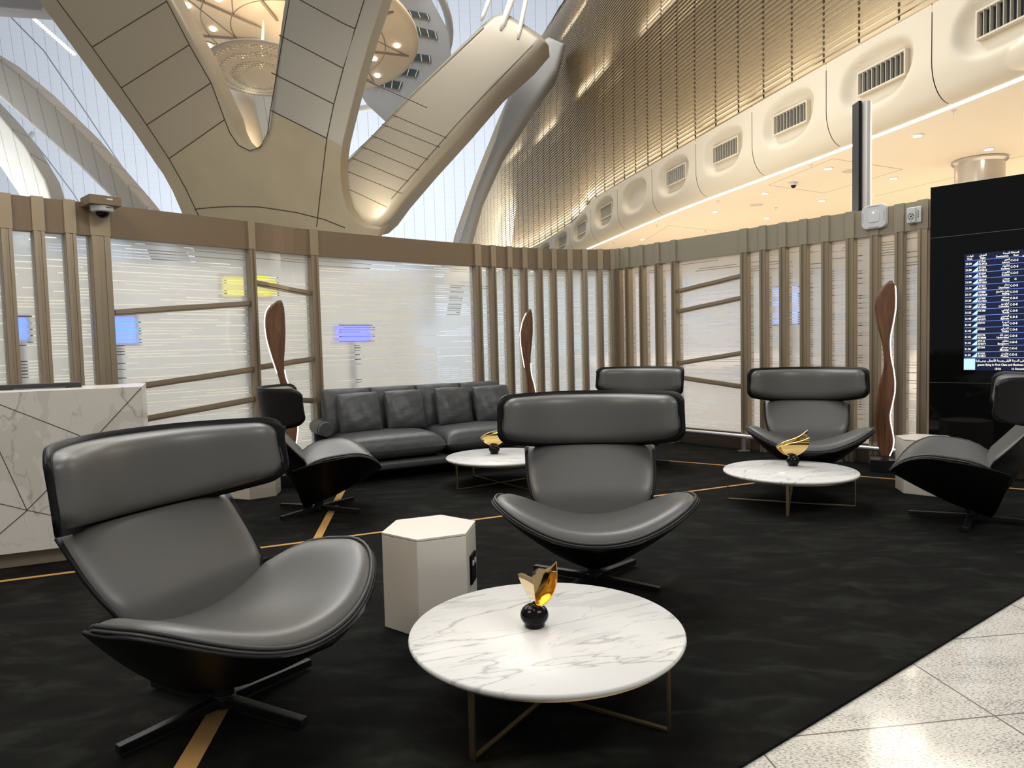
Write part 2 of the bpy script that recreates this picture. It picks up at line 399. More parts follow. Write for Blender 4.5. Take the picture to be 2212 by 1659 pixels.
def strip(root, name, curve, i0, i1, z0a, z0b, z1a, z1b, front, depth, m, uvoff=0, mats=None):
    """a curved panel following the wall between two stations"""
    n_ = max(2, (i1-i0)//5+1); idx = [int(round(x)) for x in np.linspace(i0, i1, n_)]
    vs = []; fs = []; us = []; s_ = 0; prev = None
    for k, i in enumerate(idx):
        p, t, nn = frame(curve, i)
        if prev is not None: s_ += (p-prev).length
        prev = p; f = k/(n_-1); a = p+nn*front; b = p+nn*(front-depth); z0 = z0a+(z0b-z0a)*f; z1 = z1a+(z1b-z1a)*f
        vs += [(a.x, a.y, z0), (a.x, a.y, z1), (b.x, b.y, z1), (b.x, b.y, z0)]; us.append(s_)
    mi = []
    for k in range(n_-1):
        b0 = 4*k; b1 = b0+4
        for e, (x, y) in enumerate(((0, 1), (1, 2), (2, 3), (3, 0))): fs.append((b0+x, b0+y, b1+y, b1+x)); mi.append(0 if e == 0 else 1)
    fs.append((0, 3, 2, 1)); mi.append(1); fs.append(tuple(4*(n_-1)+j for j in range(4))); mi.append(1)
    me = bpy.data.meshes.new(name); me.from_pydata(vs, [], fs)
    for x in (mats or [m]): me.materials.append(x)
    uvl = me.uv_layers.new(name='UVMap')
    for p_ in me.polygons:
        if mats: p_.material_index = mi[p_.index]
        for li in p_.loop_indices:
            vi = me.loops[li].vertex_index; uvl.data[li].uv = (us[vi//4]+uvoff, vs[vi][2]+uvoff*3.3)
    o = bpy.data.objects.new(name, me); C.objects.link(o); o.parent = root; return o
wl = empty('wall_left', (0, 0, 0), kind='structure'); wr = empty('wall_right', (0, 0, 0), kind='structure')
def build_wall(root, curve, posts, hdr_panel, hdr_post, film, side):
    """posts: list of (px, width) ordered along the curve; between neighbours a header panel and a pane"""
    st = [(find(curve, px, 2.5), wd) for px, wd in posts]; step = lwL/399 if side == 'l' else rwL/299
    for i, wd in st:
        wall_box(root, 'post', curve, i, wd, 0, HB, .13, .075, POST, groove=True)
        wall_box(root, 'header_cap', curve, i, wd+.006, HB+.003, WT, .13, .083, hdr_post)
    for k, ((i0, w0), (i1, w1)) in enumerate(zip(st[:-1], st[1:])):
        strip(root, 'header_panel', curve, i0, i1, HB, HB, WT-.006, WT-.006, .064, .10, hdr_panel)
        strip(root, 'glass_pane', curve, i0, i1, GB, GB, HB, HB, .0, .010, None, k*1.37+(.5 if side == 'r' else 0), [film, CLEAR])
        strip(root, 'skirting', curve, i0, i1, 0, 0, GB, GB, .03, .06, DKBRZ)
    return st
lp = [(-120, .08), (-55, .08), (4, .08), (77, .08), (144, .08), (206, .15), (535, .065), (672, .09), (1026, .09), (1060, .07), (1093, .07), (1127, .07), (1161, .07), (1193, .07), (1226, .07), (1259, .07), (1292, .07), (1322, .10)]
SL = build_wall(wl, lw, lp, HEADB, HEADT, FROST, 'l')
rp = [(1339, .10), (1361, .07), (1392, .07), (1427, .075), (1461, .075), (1614, .09), (1654, .08), (1698, .08), (1742, .08), (1790, .08), (1841, .085), (1894, .085), (1948, .085), (1999, .09), (2075, .09), (2160, .09), (2255, .09)]
SR = build_wall(wr, rw, rp, HEADO, HEADO, FROSTW, 'r')
def transom(root, curve, ia, ib, za, zb):
    strip(root, 'transom', curve, ia, ib, za-.028, zb-.028, za+.028, zb+.028, .05, .05, POST)
    strip(root, 'transom', curve, ia, ib, za-.012, zb-.012, za+.012, zb+.012, .062, .012, POST)
ix = lambda S, k: S[k][0]
for za, zb in ((1.71, 1.82), (1.04, 1.16), (.74, .86)): transom(wl, lw, ix(SL, 5)+4, ix(SL, 6)-2, za, zb)
for za, zb in ((2.03, 1.955), (1.18, 1.24), (.87, .79)): transom(wl, lw, ix(SL, 6)+2, ix(SL, 7)-3, za, zb)
for za, zb in ((1.98, 2.09), (1.72, 1.83), (1.05, 1.17), (.86, .77)): transom(wr, rw, ix(SR, 4)+3, ix(SR, 5)-3, za, zb)
# corner mullion
mb = MB(); mb.box((1.49, 10.13, WT/2), (.16, .16, WT), rz=R(20)); mb.build('corner_post', POST, wr)
# low bumper tube in front of the right partition
rail = empty('bumper_rail', (0, 0, 0), 0, 'low white metal tube running along the foot of the right-hand partition', 'rail')
pts = []
for i in range(ix(SR, 1), 299, 6):
    p, t, n_ = frame(rw, i); q = p+n_*.16; pts.append((q.x, q.y, .19))
mb = MB(); mb.tube(pts, .024, 10); mb.build('tube', mat('bright_metal', (.80, .78, .74), .25, .6), rail, smooth=True)
for k in range(6, len(pts), 9):
    x, y, z = pts[k]; mb = MB(); mb.box((x, y+.0, .095), (.03, .03, .17)); mb.box((x, y, .018), (.13, .05, .012)); mb.build('foot', STEEL, rail)

# things seen blurred through the frosted glass
def backing(name, label, cat, c, size, rz, m, thick=.06, frame_m=DARKP):
    r_ = empty(name, (c[0], c[1], 0), rz, label, cat)
    a = MB(); a.box((0, .035, c[2]), (size[0]+.05, thick, size[1]+.05)); a.build('casing', frame_m, r_)
    a = MB(); a.box((0, -.002, c[2]), (size[0], .012, size[1])); a.build('screen', m, r_)
    a = MB(); a.box((0, .05, (c[2]-size[1]/2)/2), (.08, .05, c[2]-size[1]/2)); a.box((0, .05, .01), (.5, .4, .02)); a.build('stand', frame_m, r_)
    return r_
BLUE = mat('blue_screen', (.01, .05, .5), .4, emis=(.05, .20, 1), estr=4.5)
BLUE2 = mat('deep_blue_screen', (.01, .02, .5), .4, emis=(.03, .05, 1), estr=7)
YEL = mat('yellow_sign', (.8, .65, .0), .4, emis=(1, .85, .02), estr=1.6)
def behind(px, py, dist):
    d = ray(px, py); return Vector((0, 0, EYE))+d*dist
p = behind(258, 712, 7.1); backing('display_screen', 'bright blue screen seen through the frosted glass above the white desk', 'screen', p, (.34, .27), R(35), BLUE)
p = behind(45, 710, 6.8); backing('display_screen', 'small blue screen seen through the leftmost glass strip', 'screen', p, (.14, .22), R(40), BLUE)
p = behind(772, 720, 9.6); backing('display_screen', 'deep blue blurred screen seen through the glass behind the sofa', 'screen', p, (.42, .20), R(20), BLUE2)
p = behind(1690, 660, 10.4); backing('display_screen', 'tall pale blue screen behind the glass strips right of the slanted transoms', 'screen', p, (.42, .55), R(-30), mat('pale_blue_screen', (.1, .2, .5), .4, emis=(.35, .5, 1), estr=1.8))
p = behind(545, 618, 8.4); backing('hanging_sign', 'yellow lit sign seen through the glass near the first wooden sculpture', 'sign', p, (.56, .24), R(30), YEL)
# concourse wall behind the partition
mb = MB(); mb.box((-8.5, 15.5, 1.7), (16, .3, 3.4), rz=R(38)); tag(mb.build('wall_concourse', mat('concourse_cream', (.72, .69, .62), .6)), kind='structure')

# ================================================================== SWIVEL ARMCHAIR
def seat_fn():
    def cz(x): return interp(x, [-.2, -.06, .12, .3, .42, .5], [.31, .292, .285, .305, .332, .352])
    def sm(x): return (cz(x-.05)+2*cz(x)+cz(x+.05))/4
    def wd(x):
        if x < .18: return .52*max(0, 1-((.18-x)/.37)**2.7)**(1/2.7)
        return .52*max(0, 1-((x-.18)/.31)**2.3)**(1/2.3)
    def P(x, y): return Vector((x, y, sm(x)+.228*(abs(y)/.52)**2.1))
    def f(u, v_, off=0, k=1.0):
        a = v_*1.0; x = .18-.37*math.cos(PI/2*a/.4) if a < .4 else .18+.31*math.sin(PI/2*(a-.4)/.6)
        p = P(x, u*wd(x)); p.x = p.x if x < .18 else .18+(p.x-.18)*(1+(k-1)*1.4); p.y *= k; return p
    f.rad = lambda u, v_: (math.cos(PI/2*v_/.4)**2.7+(abs(u)*(max(0, 1-math.cos(PI/2*v_/.4)**2.7))**(1/2.7))**2.7)**(1/2.7) if v_ < .4 else (math.sin(PI/2*(v_-.4)/.6)**2.3+(abs(u)*(max(0, 1-math.sin(PI/2*(v_-.4)/.6)**2.3))**(1/2.3))**2.3)**(1/2.3)
    return f
def puff(mb_, f, us, vs, th, pu=6, pv=6, vlo=True, mi=0, want=(1, 0, .3)):
    """cushion: surface f thickened along its normal, tapering to its rim"""
    def nrm(u, v_):
        h = 1e-3; a = f(min(1, u+h), v_)-f(max(-1, u-h), v_); b = f(u, min(1, v_+h))-f(u, max(0, v_-h)); n_ = a.cross(b)
        if n_.dot(Vector(want)) < 0: n_ = -n_
        return n_.normalized() if n_.length > 1e-9 else Vector((0, 0, 1))
    sgn = 1
    def top(u, v_):
        if hasattr(f, 'rad'): return f(u, v_)+nrm(u, v_)*(th*math.sqrt(max(0, 1-min(1, f.rad(u, v_))**9)))
        r = abs(u)**pu; r2 = (2*v_-1)**pv if (v_ > .5 or vlo) else 0
        k = math.sqrt(max(0, (1-r)*(1-r2)))
        return f(u, v_)+nrm(u, v_)*(th*k)
    mb_.grid(top, us, vs, mi); mb_.grid(lambda u, v_: f(u, v_)-nrm(u, v_)*.001, us, vs, mi, True)
def ends(n):  # sample list dense at the ends
    return [math.sin(PI/2*(-1+2*i/(n-1))) for i in range(n)]
def half(n): return [(1+x)/2 for x in ends(n)]
def make_chair():
    r_ = empty('swivel_armchair', (0, 0, 0), 0, 'x', 'armchair')
    sf = seat_fn(); US = ends(33); VS = [.4*(1-math.cos(PI/2*i/11)) for i in range(12)]+[.4+.6*(math.sin(PI/2*i/20)) for i in range(1, 21)]; VS[-1] = .9995; VS[0] = .0006; VS = sorted(set(VS))
    mb_ = MB(); puff(mb_, sf, US, VS, .074, 8, 10, vlo=False, want=(0, 0, 1)); mb_.build('seat_cushion', LEATHER, r_, smooth=True)
    def rim(k, dz):
        vv = [v_ for v_ in VS if v_ > .11]
        return [sf(-1, v_, k=k)+Vector((0, 0, dz)) for v_ in vv]+[sf(0, 1, k=k)+Vector((0, 0, dz))]+[sf(1, v_, k=k)+Vector((0, 0, dz)) for v_ in reversed(vv)]
    for kk, dz, rr in ((1.004, .010, .0075), (1.018, -.002, .006)): mb_ = MB(); mb_.tube(rim(kk, dz), rr, 6); mb_.build('piping', STITCH, r_, smooth=True)
    def shell(u, v_):
        k = 1.035; a = abs(u)
        if v_ < .4: x = -.21+.39*(v_/.4); w_ = .52-.15*((.18-x)/.39)**1.8; xs = x+.095*(1-a**1.1)*(1-v_/.4)**1.5
        else: p0 = sf(1, v_); x = p0.x; w_ = p0.y; xs = x
        zr = sf(0, v_).z+.228*(w_/.52)**2.1*a**2.1
        fr = max(0, min(1, (xs+.12)/.62)); D = .014+.245*(1-fr)**1.1
        return Vector((xs if x < .18 else .18+(x-.18)*(1+(k-1)*1.4), u*w_*k, zr-D*(1-a**1.15)-.004))
    mb_ = MB(); mb_.grid(shell, US, VS); o = mb_.build('seat_shell', SHELL, r_, smooth=True, solid=.012)
    # back
    ts = [0, .15, .35, .6, 1]; wb = [.03, .17, .30, .375, .395]
    def wbf(t): return (interp(max(0, t-.08), ts, wb)+2*interp(t, ts, wb)+interp(min(1, t+.08), ts, wb))/4
    def of(t): return interp(t, [0, .25, .52, 1], [.03, .14, .20, .045])
    def spine(t): return Vector((-.12-.33*t-.02*math.sin(PI*t), 0, .085+.70*t))
    def back(u, v_):
        p = spine(v_); a = abs(u)
        return Vector((p.x+of(v_)*a**2.4, u*wbf(v_), p.z+.02*a))
    mb_ = MB(); mb_.grid(back, US, lin(0, .87, 22)); mb_.build('back_shell', SHELL, r_, smooth=True, solid=.012)
    def bc(u, v_):
        t = .27+.61*v_; p = spine(t); a = abs(u)
        return Vector((p.x+of(t)-.012-.018*(1-a**2), u*(wbf(t)-.012), p.z+.02))
    fb = lambda u, v_: bc(-u, v_)
    mb_ = MB(); puff(mb_, fb, US, half(21), .035, 10, 10, True); 
    mb_.build('back_cushion', LEATHER, r_, smooth=True)
    for sgn in (-1, 1): mb_ = MB(); mb_.tube([bc(sgn*.985, v_)+Vector((.008, 0, 0)) for v_ in lin(.15, .99, 20)], .006, 6); mb_.build('piping', STITCH, r_, smooth=True)
    # headrest
    HW = .53
    def plan(u):
        a = abs(u); return Vector((-.435+.31*a**2.3, HW*u*(1.03-.03*a*a)))
    def hz(u, v_, inset=0, rc=.06):
        a = abs(u); d = max(0, a-(1-rc/HW))*HW; dz = rc-math.sqrt(max(0, rc*rc-d*d))
        z0 = .700+.075*a**2.5+dz*1.0+inset; z1 = 1.045-dz*.8-inset; return z0+(z1-z0)*v_
    def hshell(u, v_): p = plan(u); return Vector((p.x-.03*(v_-.5), p.y, hz(u, v_)))
    UD = ends(49)
    mb_ = MB(); mb_.grid(hshell, UD, lin(0, 1, 9)); mb_.build('headrest_shell', SHELL, r_, smooth=True, solid=-.022)
    def hp(u, v_):
        u = -u; uu = u*.964; p = plan(uu); t = plan(uu+1e-2)-plan(uu-1e-2); n_ = Vector((t.y, -t.x)).normalized()
        p = p+n_*.014
        return Vector((p.x-.03*(v_-.5), p.y, hz(u, v_, .020)))
    mb_ = MB(); puff(mb_, hp, UD, half(27), .088, 14, 6, True); mb_.build('headrest_cushion', LEATHER, r_, smooth=True)
    loop = [hp(u, .99) for u in UD]+[hp(1, v_) for v_ in lin(.9, .1, 7)]+[hp(u, .01) for u in reversed(UD)]+[hp(-1, v_) for v_ in lin(.1, .9, 7)]
    mb_ = MB(); mb_.tube([p+Vector((.005, 0, 0)) for p in loop], .005, 6, closed=True); mb_.build('piping', STITCH, r_, smooth=True)
    # swivel column and four-star base
    mb_ = MB(); mb_.lathe([(.043, .014), (.043, .05), (.037, .056), (.037, .21)], n=24); mb_.build('column', BLACKMET, r_, smooth=False, bevel=.002)
    for k in range(4):
        a = 0; c, s_ = 1, 0
        mb_ = MB(); X = lambda x, y, z: (c*x-s_*y, s_*x+c*y, z)
        vs_ = []
        for x, hw, z0, z1 in ((.03, .020, .016, .052), (.39, .017, .013, .043)):
            vs_ += [X(x, -hw, z0), X(x, hw, z0), X(x, hw, z1), X(x, -hw, z1)]
        mb_.add(vs_, [(0, 1, 2, 3), (7, 6, 5, 4), (0, 4, 5, 1), (1, 5, 6, 2), (2, 6, 7, 3), (3, 7, 4, 0)])
        mb_.build('leg', BLACKMET, r_, bevel=.003)
    return r_
LEGS = (40, 140, -140, -40)
chair = make_chair()
# (x, y, facing direction in degrees, label)
CH = [(-1.11, 2.61, -24, 'grey leather swivel armchair in the left foreground, its headrest in front of the white desk'),
      (.43, 3.90, -94, 'grey leather swivel armchair facing the camera directly behind the round marble table in front'),
      (-1.62, 5.83, 19, 'grey leather swivel armchair seen side-on, facing right, in front of the sofa arm'),
      (1.33, 7.80, -125, 'grey leather swivel armchair of which only the headrest shows above the central armchair'),
      (2.71, 6.53, -110, 'grey leather swivel armchair behind the right-hand round table, facing the camera'),
      (3.24, 5.0, 147, 'grey leather swivel armchair at the right edge, seen side-on and facing left')]
chairs = []
for i, (x, y, a, lab) in enumerate(CH):
    o = chair if i == 0 else dup(chair, (x, y, .012), R(a))
    o.location = (x, y, .012); o.rotation_euler = (0, 0, R(a)); o['label'] = lab; o['group'] = 'grey swivel armchairs of the lounge'; chairs.append(o)
    for k, g_ in enumerate([q for q in bpy.data.objects if q.parent == o and q.name.startswith('leg')]): g_.rotation_euler = (0, 0, R(LEGS[k]+(14, 6, 18, 10, 5, 12)[i]-a))

# ================================================================== ROUND TABLES
def make_table():
    r_ = empty('coffee_table', (0, 0, 0), 0, 'x', 'table'); T = .268; RR = .515
    mb_ = MB(); mb_.lathe([(RR-.012, T-.024), (RR-.004, T-.020), (RR, T-.012), (RR-.001, T-.005), (RR-.006, T), (0.0005, T)], n=96)
    mb_.build('tabletop', MARBLE, r_, smooth=True)
    mb_ = MB(); mb_.lathe([(RR-.05, T-.034), (RR-.02, T-.034), (RR-.02, T-.0245), (RR-.05, T-.0245), (RR-.05, T-.034)], n=96, cap=False); mb_.build('ring', BRASS, r_)
    for k in range(4):
        a = PI/2*k; c, s_ = math.cos(a), math.sin(a); x = RR-.035
        mb_ = MB(); mb_.box((c*x, s_*x, (T-.034)/2+.006), (.007, .022, T-.046), rz=a); mb_.build('leg', BRASS, r_)
    for k in range(2):
        mb_ = MB(); mb_.box((0, 0, .006+.0005*k), (2*(RR-.035), .018, .008), rz=PI/2*k); mb_.build('stretcher', BRASS, r_)
    return r_
tbl = make_table()
TB = [(.105, 2.63, 237, 'round white marble coffee table with thin brass frame in the foreground'),
      (-.14, 6.83, 215, 'round white marble coffee table in front of the leather sofa'),
      (2.22, 5.70, 247, 'round white marble coffee table on the right in front of a facing armchair')]
for i, (x, y, a, lab) in enumerate(TB):
    o = tbl if i == 0 else dup(tbl, (x, y, .012), R(a)); o.location = (x, y, .012); o.rotation_euler = (0, 0, R(a)); o['label'] = lab; o['group'] = 'round marble coffee tables'

# ================================================================== ORNAMENTS
def make_orn():
    r_ = empty('gold_ornament', (0, 0, 0), 0, 'x', 'ornament')
    mb_ = MB(); pr = [(.030, 0), (.040, .004)]+[(.054*math.cos(t), .044+.043*math.sin(t)) for t in lin(-.75, 1.15, 12)]+[(.012, .081), (.0005, .080)]
    mb_.lathe(pr, n=40); mb_.build('ball_base', BLACKGLOSS, r_, smooth=True)
    def petal(rad, deep, lean, cut, yoff, z0):
        # lower part of a shallow dish, its upper edge cut on a slant
        m_ = MB()
        ZB = lambda x: rad-math.sqrt(max(0, rad*rad-x*x)); ZT = lambda x: rad*.93+cut*x-.25*cut*rad*math.sin(PI*x/rad)*.6
        xs_ = [x for x in lin(-rad*.999, rad*.999, 400) if ZT(x) > ZB(x)+.002]; xa, xb = xs_[0], xs_[-1]
        def f(s_, v_):
            q_ = math.sin(s_*PI/2); x = (xa+xb)/2+(xb-xa)/2*q_; zb = ZB(x); zt = ZT(x); z = zb+(zt-zb)*v_
            rr = ((x/rad)**2+((z-rad)/rad)**2); y = yoff-deep*rr+lean*z+.35*x*x/rad*(1 if deep > 0 else -1)*.8
            return Vector((x, y, z0+z))
        m_.grid(f, lin(-1, 1, 40), lin(0, 1, 16)); return m_
    petal(.150, .03, .05, .46, .026, .080).build('petal', GOLD, r_, smooth=True, solid=.0022)
    petal(.126, -.03, .02, .30, -.030, .084).build('petal', GOLD, r_, smooth=True, solid=.0022)
    return r_
orn = make_orn()
for i, (px, py, rz, lab) in enumerate(((1155, 1352, -76, 'gold petal ornament on a black ball, upright on the foreground marble table'),
                                     (1068, 980, 12, 'gold petal ornament on a black ball standing on the table before the sofa'),
                                     (1713, 1006, 5, 'gold bowl-like ornament on a black ball on the right-hand marble table'))):
    p = at(px, py, .280); o = orn if i == 0 else dup(orn, p, 0)
    o.location = (p.x, p.y, .2803); o.rotation_euler = (0, 0, R(rz)); o['label'] = lab; o['group'] = 'gold ornaments on the coffee tables'

# ================================================================== HEX SIDE TABLES
def make_hex():
    r_ = empty('hexagonal_side_table', (0, 0, 0), 0, 'x', 'side table')
    h = [(.236*math.cos(R(60*k)), .236*math.sin(R(60*k))) for k in range(6)]
    mb_ = MB(); mb_.prism(h, 0, .447); mb_.build('body', HEX, r_, bevel=.003)
    mb_ = MB(); h2 = [(x*1.004, y*1.004) for x, y in h]; mb_.prism(h2, .449, .46); mb_.build('top', HEX, r_, bevel=.002)
    return r_
hx = make_hex()
HX = [(-.42, 3.44, 262, 'white hexagonal side table between the two front armchairs'),
      (-2.41, 6.575, 277, 'white hexagonal side table behind the side-on armchair near the sofa'),
      (3.50, 6.01, 197, 'white hexagonal side table behind the armchair at the right edge')]
hxs = []
for i, (x, y, a, lab) in enumerate(HX):
    o = hx if i == 0 else dup(hx, (x, y, .012), R(a)); o.location = (x, y, .012); o.rotation_euler = (0, 0, R(a)); o['label'] = lab; o['group'] = 'white hexagonal side tables'; hxs.append(o)
# socket box on the right flank of the front one (and on the second)
for o, k, in ((hxs[0], 1), (hxs[1], 1)):
    am = R(60*k+30); rr = .236*math.cos(R(30)); mb = MB()
    mb.box((math.cos(am)*(rr+.005), math.sin(am)*(rr+.005), .26), (.014, .11, .14), rz=am)
    s = mb.build('socket_plate', BLACKGLOSS, o, bevel=.003)
    mb = MB()
    for dy in (-.025, .025): mb.box((math.cos(am)*(rr+.0135)-math.sin(am)*dy, math.sin(am)*(rr+.0135)+math.cos(am)*dy, .29), (.004, .022, .022), rz=am)
    mb.build('socket', GREYP, s)

# ================================================================== SOFA
def pillow(w_, h_, t_, n=20, pinch=.04, wr=0, seed=0):
    """soft cushion, width x, height z, thickness y"""
    m_ = MB(); rg = random.Random(seed); ph = [rg.uniform(0, 6) for _ in range(6)]
    def f(u, v_, s_):
        a, b = u, 2*v_-1; ex = 1-pinch*(b*b)*(abs(a)**3); ez = 1-pinch*(a*a)*(abs(b)**3)
        k = max(0, (1-abs(a)**3.2)*(1-abs(b)**3.2))**.5
        wz = wr*(math.sin(7*a+3*b+ph[0])+.7*math.sin(11*b-5*a+ph[1]))*k
        return Vector((a*w_/2*(1-pinch*b*b*.5)*ex**0, s_*(t_/2*k)+wz, b*h_/2*(1-pinch*a*a*.5)))
    us = ends(n); vs_ = half(n)
    m_.grid(lambda u, v_: f(u, v_, 1), us, vs_); m_.grid(lambda u, v_: f(u, v_, -1), us, vs_, 0, True)
    return m_
def softbox(w_, d_, h_, r, crown=.02):
    m_ = MB(); m_.box((0, 0, 0), (w_, d_, h_)); return m_
sofa_rz = R(29)
sofa = empty('sofa', (-.93, 7.77, .012), sofa_rz, 'long dark grey leather sofa with roll arms along the left partition', 'sofa')
def put(m_, name, mt, loc, rot=(0, 0, 0), parent=None, **k):
    o = m_.build(name, mt, parent if parent is not None else sofa, **k); o.location = loc; o.rotation_euler = rot; return o
# local: x along, -y front
mb = MB(); mb.box((0, -.02, .155), (2.16, .92, .09)); mb.build('frame', SOFA, sofa, bevel=.035, seg=4)
mb = MB(); mb.box((0, .42, .36), (2.28, .05, .46)); mb.build('back_frame', SOFA, sofa, bevel=.02, seg=3)
for sx_ in (-.535, .535):
    m_ = MB(); NX = ends(25); 
    def f(u, v_, top):
        a = abs(u); b = 2*v_-1; k = max(0, (1-a**10)*(1-abs(b)**10))**.5
        return Vector((u*.53, b*.44-.06, (.30 if not top else .30)+(.14*k+.02*(1-a*a)*(1-b*b)*k if top else -.095*k)))
    m_.grid(lambda u, v_: f(u, v_, 1), NX, half(25)); m_.grid(lambda u, v_: f(u, v_, 0), NX, half(25), 0, True)
    o = m_.build('seat_cushion', SOFA, sofa, smooth=True); o.location = (sx_, 0, .012)
for i, x in enumerate((-.81, -.275, .26, .80)):
    put(pillow(.54, .52, .20, seed=i, pinch=.02, wr=.003), 'back_cushion', SOFA, (x, .27, .655), (R(-14), 0, R((-2, 1, -3, 2)[i])), smooth=True)
for sgn in (-1, 1):
    mb = MB(); mb.tube([(sgn*1.12, -.05, .52), (sgn*1.12, .38, .52)], .078, 28); o = mb.build('roll_arm', SOFA, sofa, bevel=.012, seg=3, ang=60)
    m2 = MB(); m2.tube([(sgn*1.12+.0795*math.cos(t), .02, .52+.0795*math.sin(t)) for t in lin(0, 2*PI*31/32, 32)], .004, 5, closed=True); m2.build('stitched_seam', STITCH, o, smooth=True)
for x in (-.95, .95):
    for y in (-.38, .34):
        mb = MB(); mb.box((x, y, .055), (.05, .05, .11)); mb.build('leg', BLACKMET, sofa, bevel=.003)
# loose cushions
Ms = Matrix.Rotation(sofa_rz, 3, 'Z')
for i, (x, y, rr, lab) in enumerate(((-.73, .10, -4, 'square dark leather scatter cushion at the left end of the sofa'),
                                     (-.22, .10, 2, 'square dark leather scatter cushion second from the left on the sofa'),
                                     (.36, .10, 8, 'square dark leather scatter cushion third from the left on the sofa'),
                                     (.84, .08, -3, 'square dark leather scatter cushion at the right end of the sofa'))):
    p = Vector(sofa.location)+Ms@Vector((x, y, .655)); mb = pillow(.46, .44, .17, pinch=.07, wr=.006, seed=i+9)
    o = mb.build('scatter_cushion', SOFA, smooth=True); o.location = p; o.rotation_euler = (R(-17), R(rr*.3), sofa_rz+R(rr)); o.rotation_mode = 'XYZ'
    tag(o, lab, 'cushion', 'scatter cushions on the sofa')

# ================================================================== WOODEN SCULPTURES
P3 = [(462, 234, 242), (475, 215, 252), (490, 200, 256), (530, 181, 258), (580, 175, 258), (640, 183, 250), (700, 197, 238), (740, 206, 236), (800, 212, 240), (850, 211, 250), (900, 196, 256), (950, 188, 255), (1000, 182, 246), (1050, 178, 236), (1090, 177, 240), (1130, 180, 248), (1160, 184, 253), (1200, 194, 249), (1240, 203, 232)]
def sculpture(label, base_at, prof, rz, height, widthk, leds):
    """prof rows (y, left, right) top to bottom, leds: list of (side, from, to) fractions of the height"""
    r_ = empty('wooden_sculpture', base_at, rz, label, 'sculpture', 'wooden sculptures with light strips')
    ys = [p[0] for p in prof]; y0, y1 = ys[0], ys[-1]; k = (height-.13)/(y1-y0); xc = (prof[-1][1]+prof[-1][2])/2
    T_ = lin(0, 1, 60)
    def lr(t): y = y0+(y1-y0)*t; return (interp(y, ys, [p[1] for p in prof])-xc)*k*widthk, (interp(y, ys, [p[2] for p in prof])-xc)*k*widthk
    def lrs(t): a = [lr(min(1, max(0, t+d))) for d in (-.012, 0, .012)]; return sum(q[0] for q in a)/3, sum(q[1] for q in a)/3
    mb_ = MB(); b = 0; rings = []
    for t in T_:
        l, r2 = lrs(t); z = .13+(1-t)*(height-.13); tw = .5*math.sin(PI*(t*2.0+.1)); th = .024
        c = (l+r2)/2; hw = max((r2-l)/2, .004); ring = []
        for q in range(14):
            a = 2*PI*q/14; dx = math.copysign(abs(math.cos(a))**.6, math.cos(a))*hw; dy = math.copysign(abs(math.sin(a))**.7, math.sin(a))*th*min(1, hw/.02)
            ring.append((c+dx, dy+dx*tw*.5, z))
        rings.append(ring)
    for ring in rings: mb_.v += ring
    for i in range(len(rings)-1):
        for q in range(14): q2 = (q+1) % 14; mb_.f.append((i*14+q, i*14+q2, (i+1)*14+q2, (i+1)*14+q)); mb_.m.append(0)
    mb_.f.append(tuple(range(14))); mb_.m.append(0); mb_.f.append(tuple((len(rings)-1)*14+q for q in range(14))); mb_.m.append(0)
    bl = mb_.build('blade', WOOD, r_, smooth=True)
    for side, a, b_ in leds:
        pts_ = []
        for t in lin(a, b_, 50):
            l, r2 = lrs(t); x = l if side < 0 else r2; tw = .5*math.sin(PI*(t*2.0+.1)); c = (l+r2)/2
            pts_.append((x+side*.003, (x-c)*tw*.5-.010, .13+(1-t)*(height-.13)))
        m2 = MB(); m2.tube(pts_, .0045, 6); m2.build('light_strip', LED, bl)
    mb_ = MB(); mb_.box((0.02, .02, .06), (.30, .30, .12)); mb_.build('plinth', BLACKMET, r_, bevel=.004)
    return r_
def az(px, py): d = at(px, py, 0); return math.atan2(-d.x, d.y)
p = at(1906, 1006, .012); p = (3.66, 6.98, .012)
sculpture('twisted walnut sculpture with glowing edge on a black plinth beside the departures screen', p, P3, R(-27), 1.86, 1.0, [(1, .03, .99)])
P1 = [(697, 1868, 1882), (712, 1835, 1894), (740, 1800, 1899), (790, 1778, 1902), (850, 1773, 1902), (900, 1775, 1902), (960, 1782, 1898), (1020, 1795, 1893), (1100, 1815, 1884), (1160, 1832, 1884), (1210, 1845, 1890), (1260, 1855, 1905), (1330, 1862, 1925), (1430, 1870, 1945), (1560, 1868, 1955), (1700, 1855, 1930), (1850, 1862, 1920)]
P2 = [(480, 1364, 1372), (500, 1345, 1378), (540, 1325, 1380), (600, 1311, 1379), (660, 1312, 1372), (720, 1320, 1364), (780, 1330, 1362), (820, 1337, 1366), (870, 1342, 1380), (920, 1341, 1388), (960, 1337, 1390), (1000, 1336, 1386), (1060, 1338, 1380), (1140, 1345, 1376)]
sculpture('walnut paddle-shaped sculpture with glowing edge behind the side-on armchair', (-2.22, 7.0, .012), P1, R(17), 1.82, 1.0, [(-1, .03, .42), (1, .40, .99)])
sculpture('slender walnut sculpture with glowing edges in front of the back glass strips', (.24, 9.15, .012), P2, R(0), 1.78, .95, [(-1, .03, .45), (1, .42, .99)])

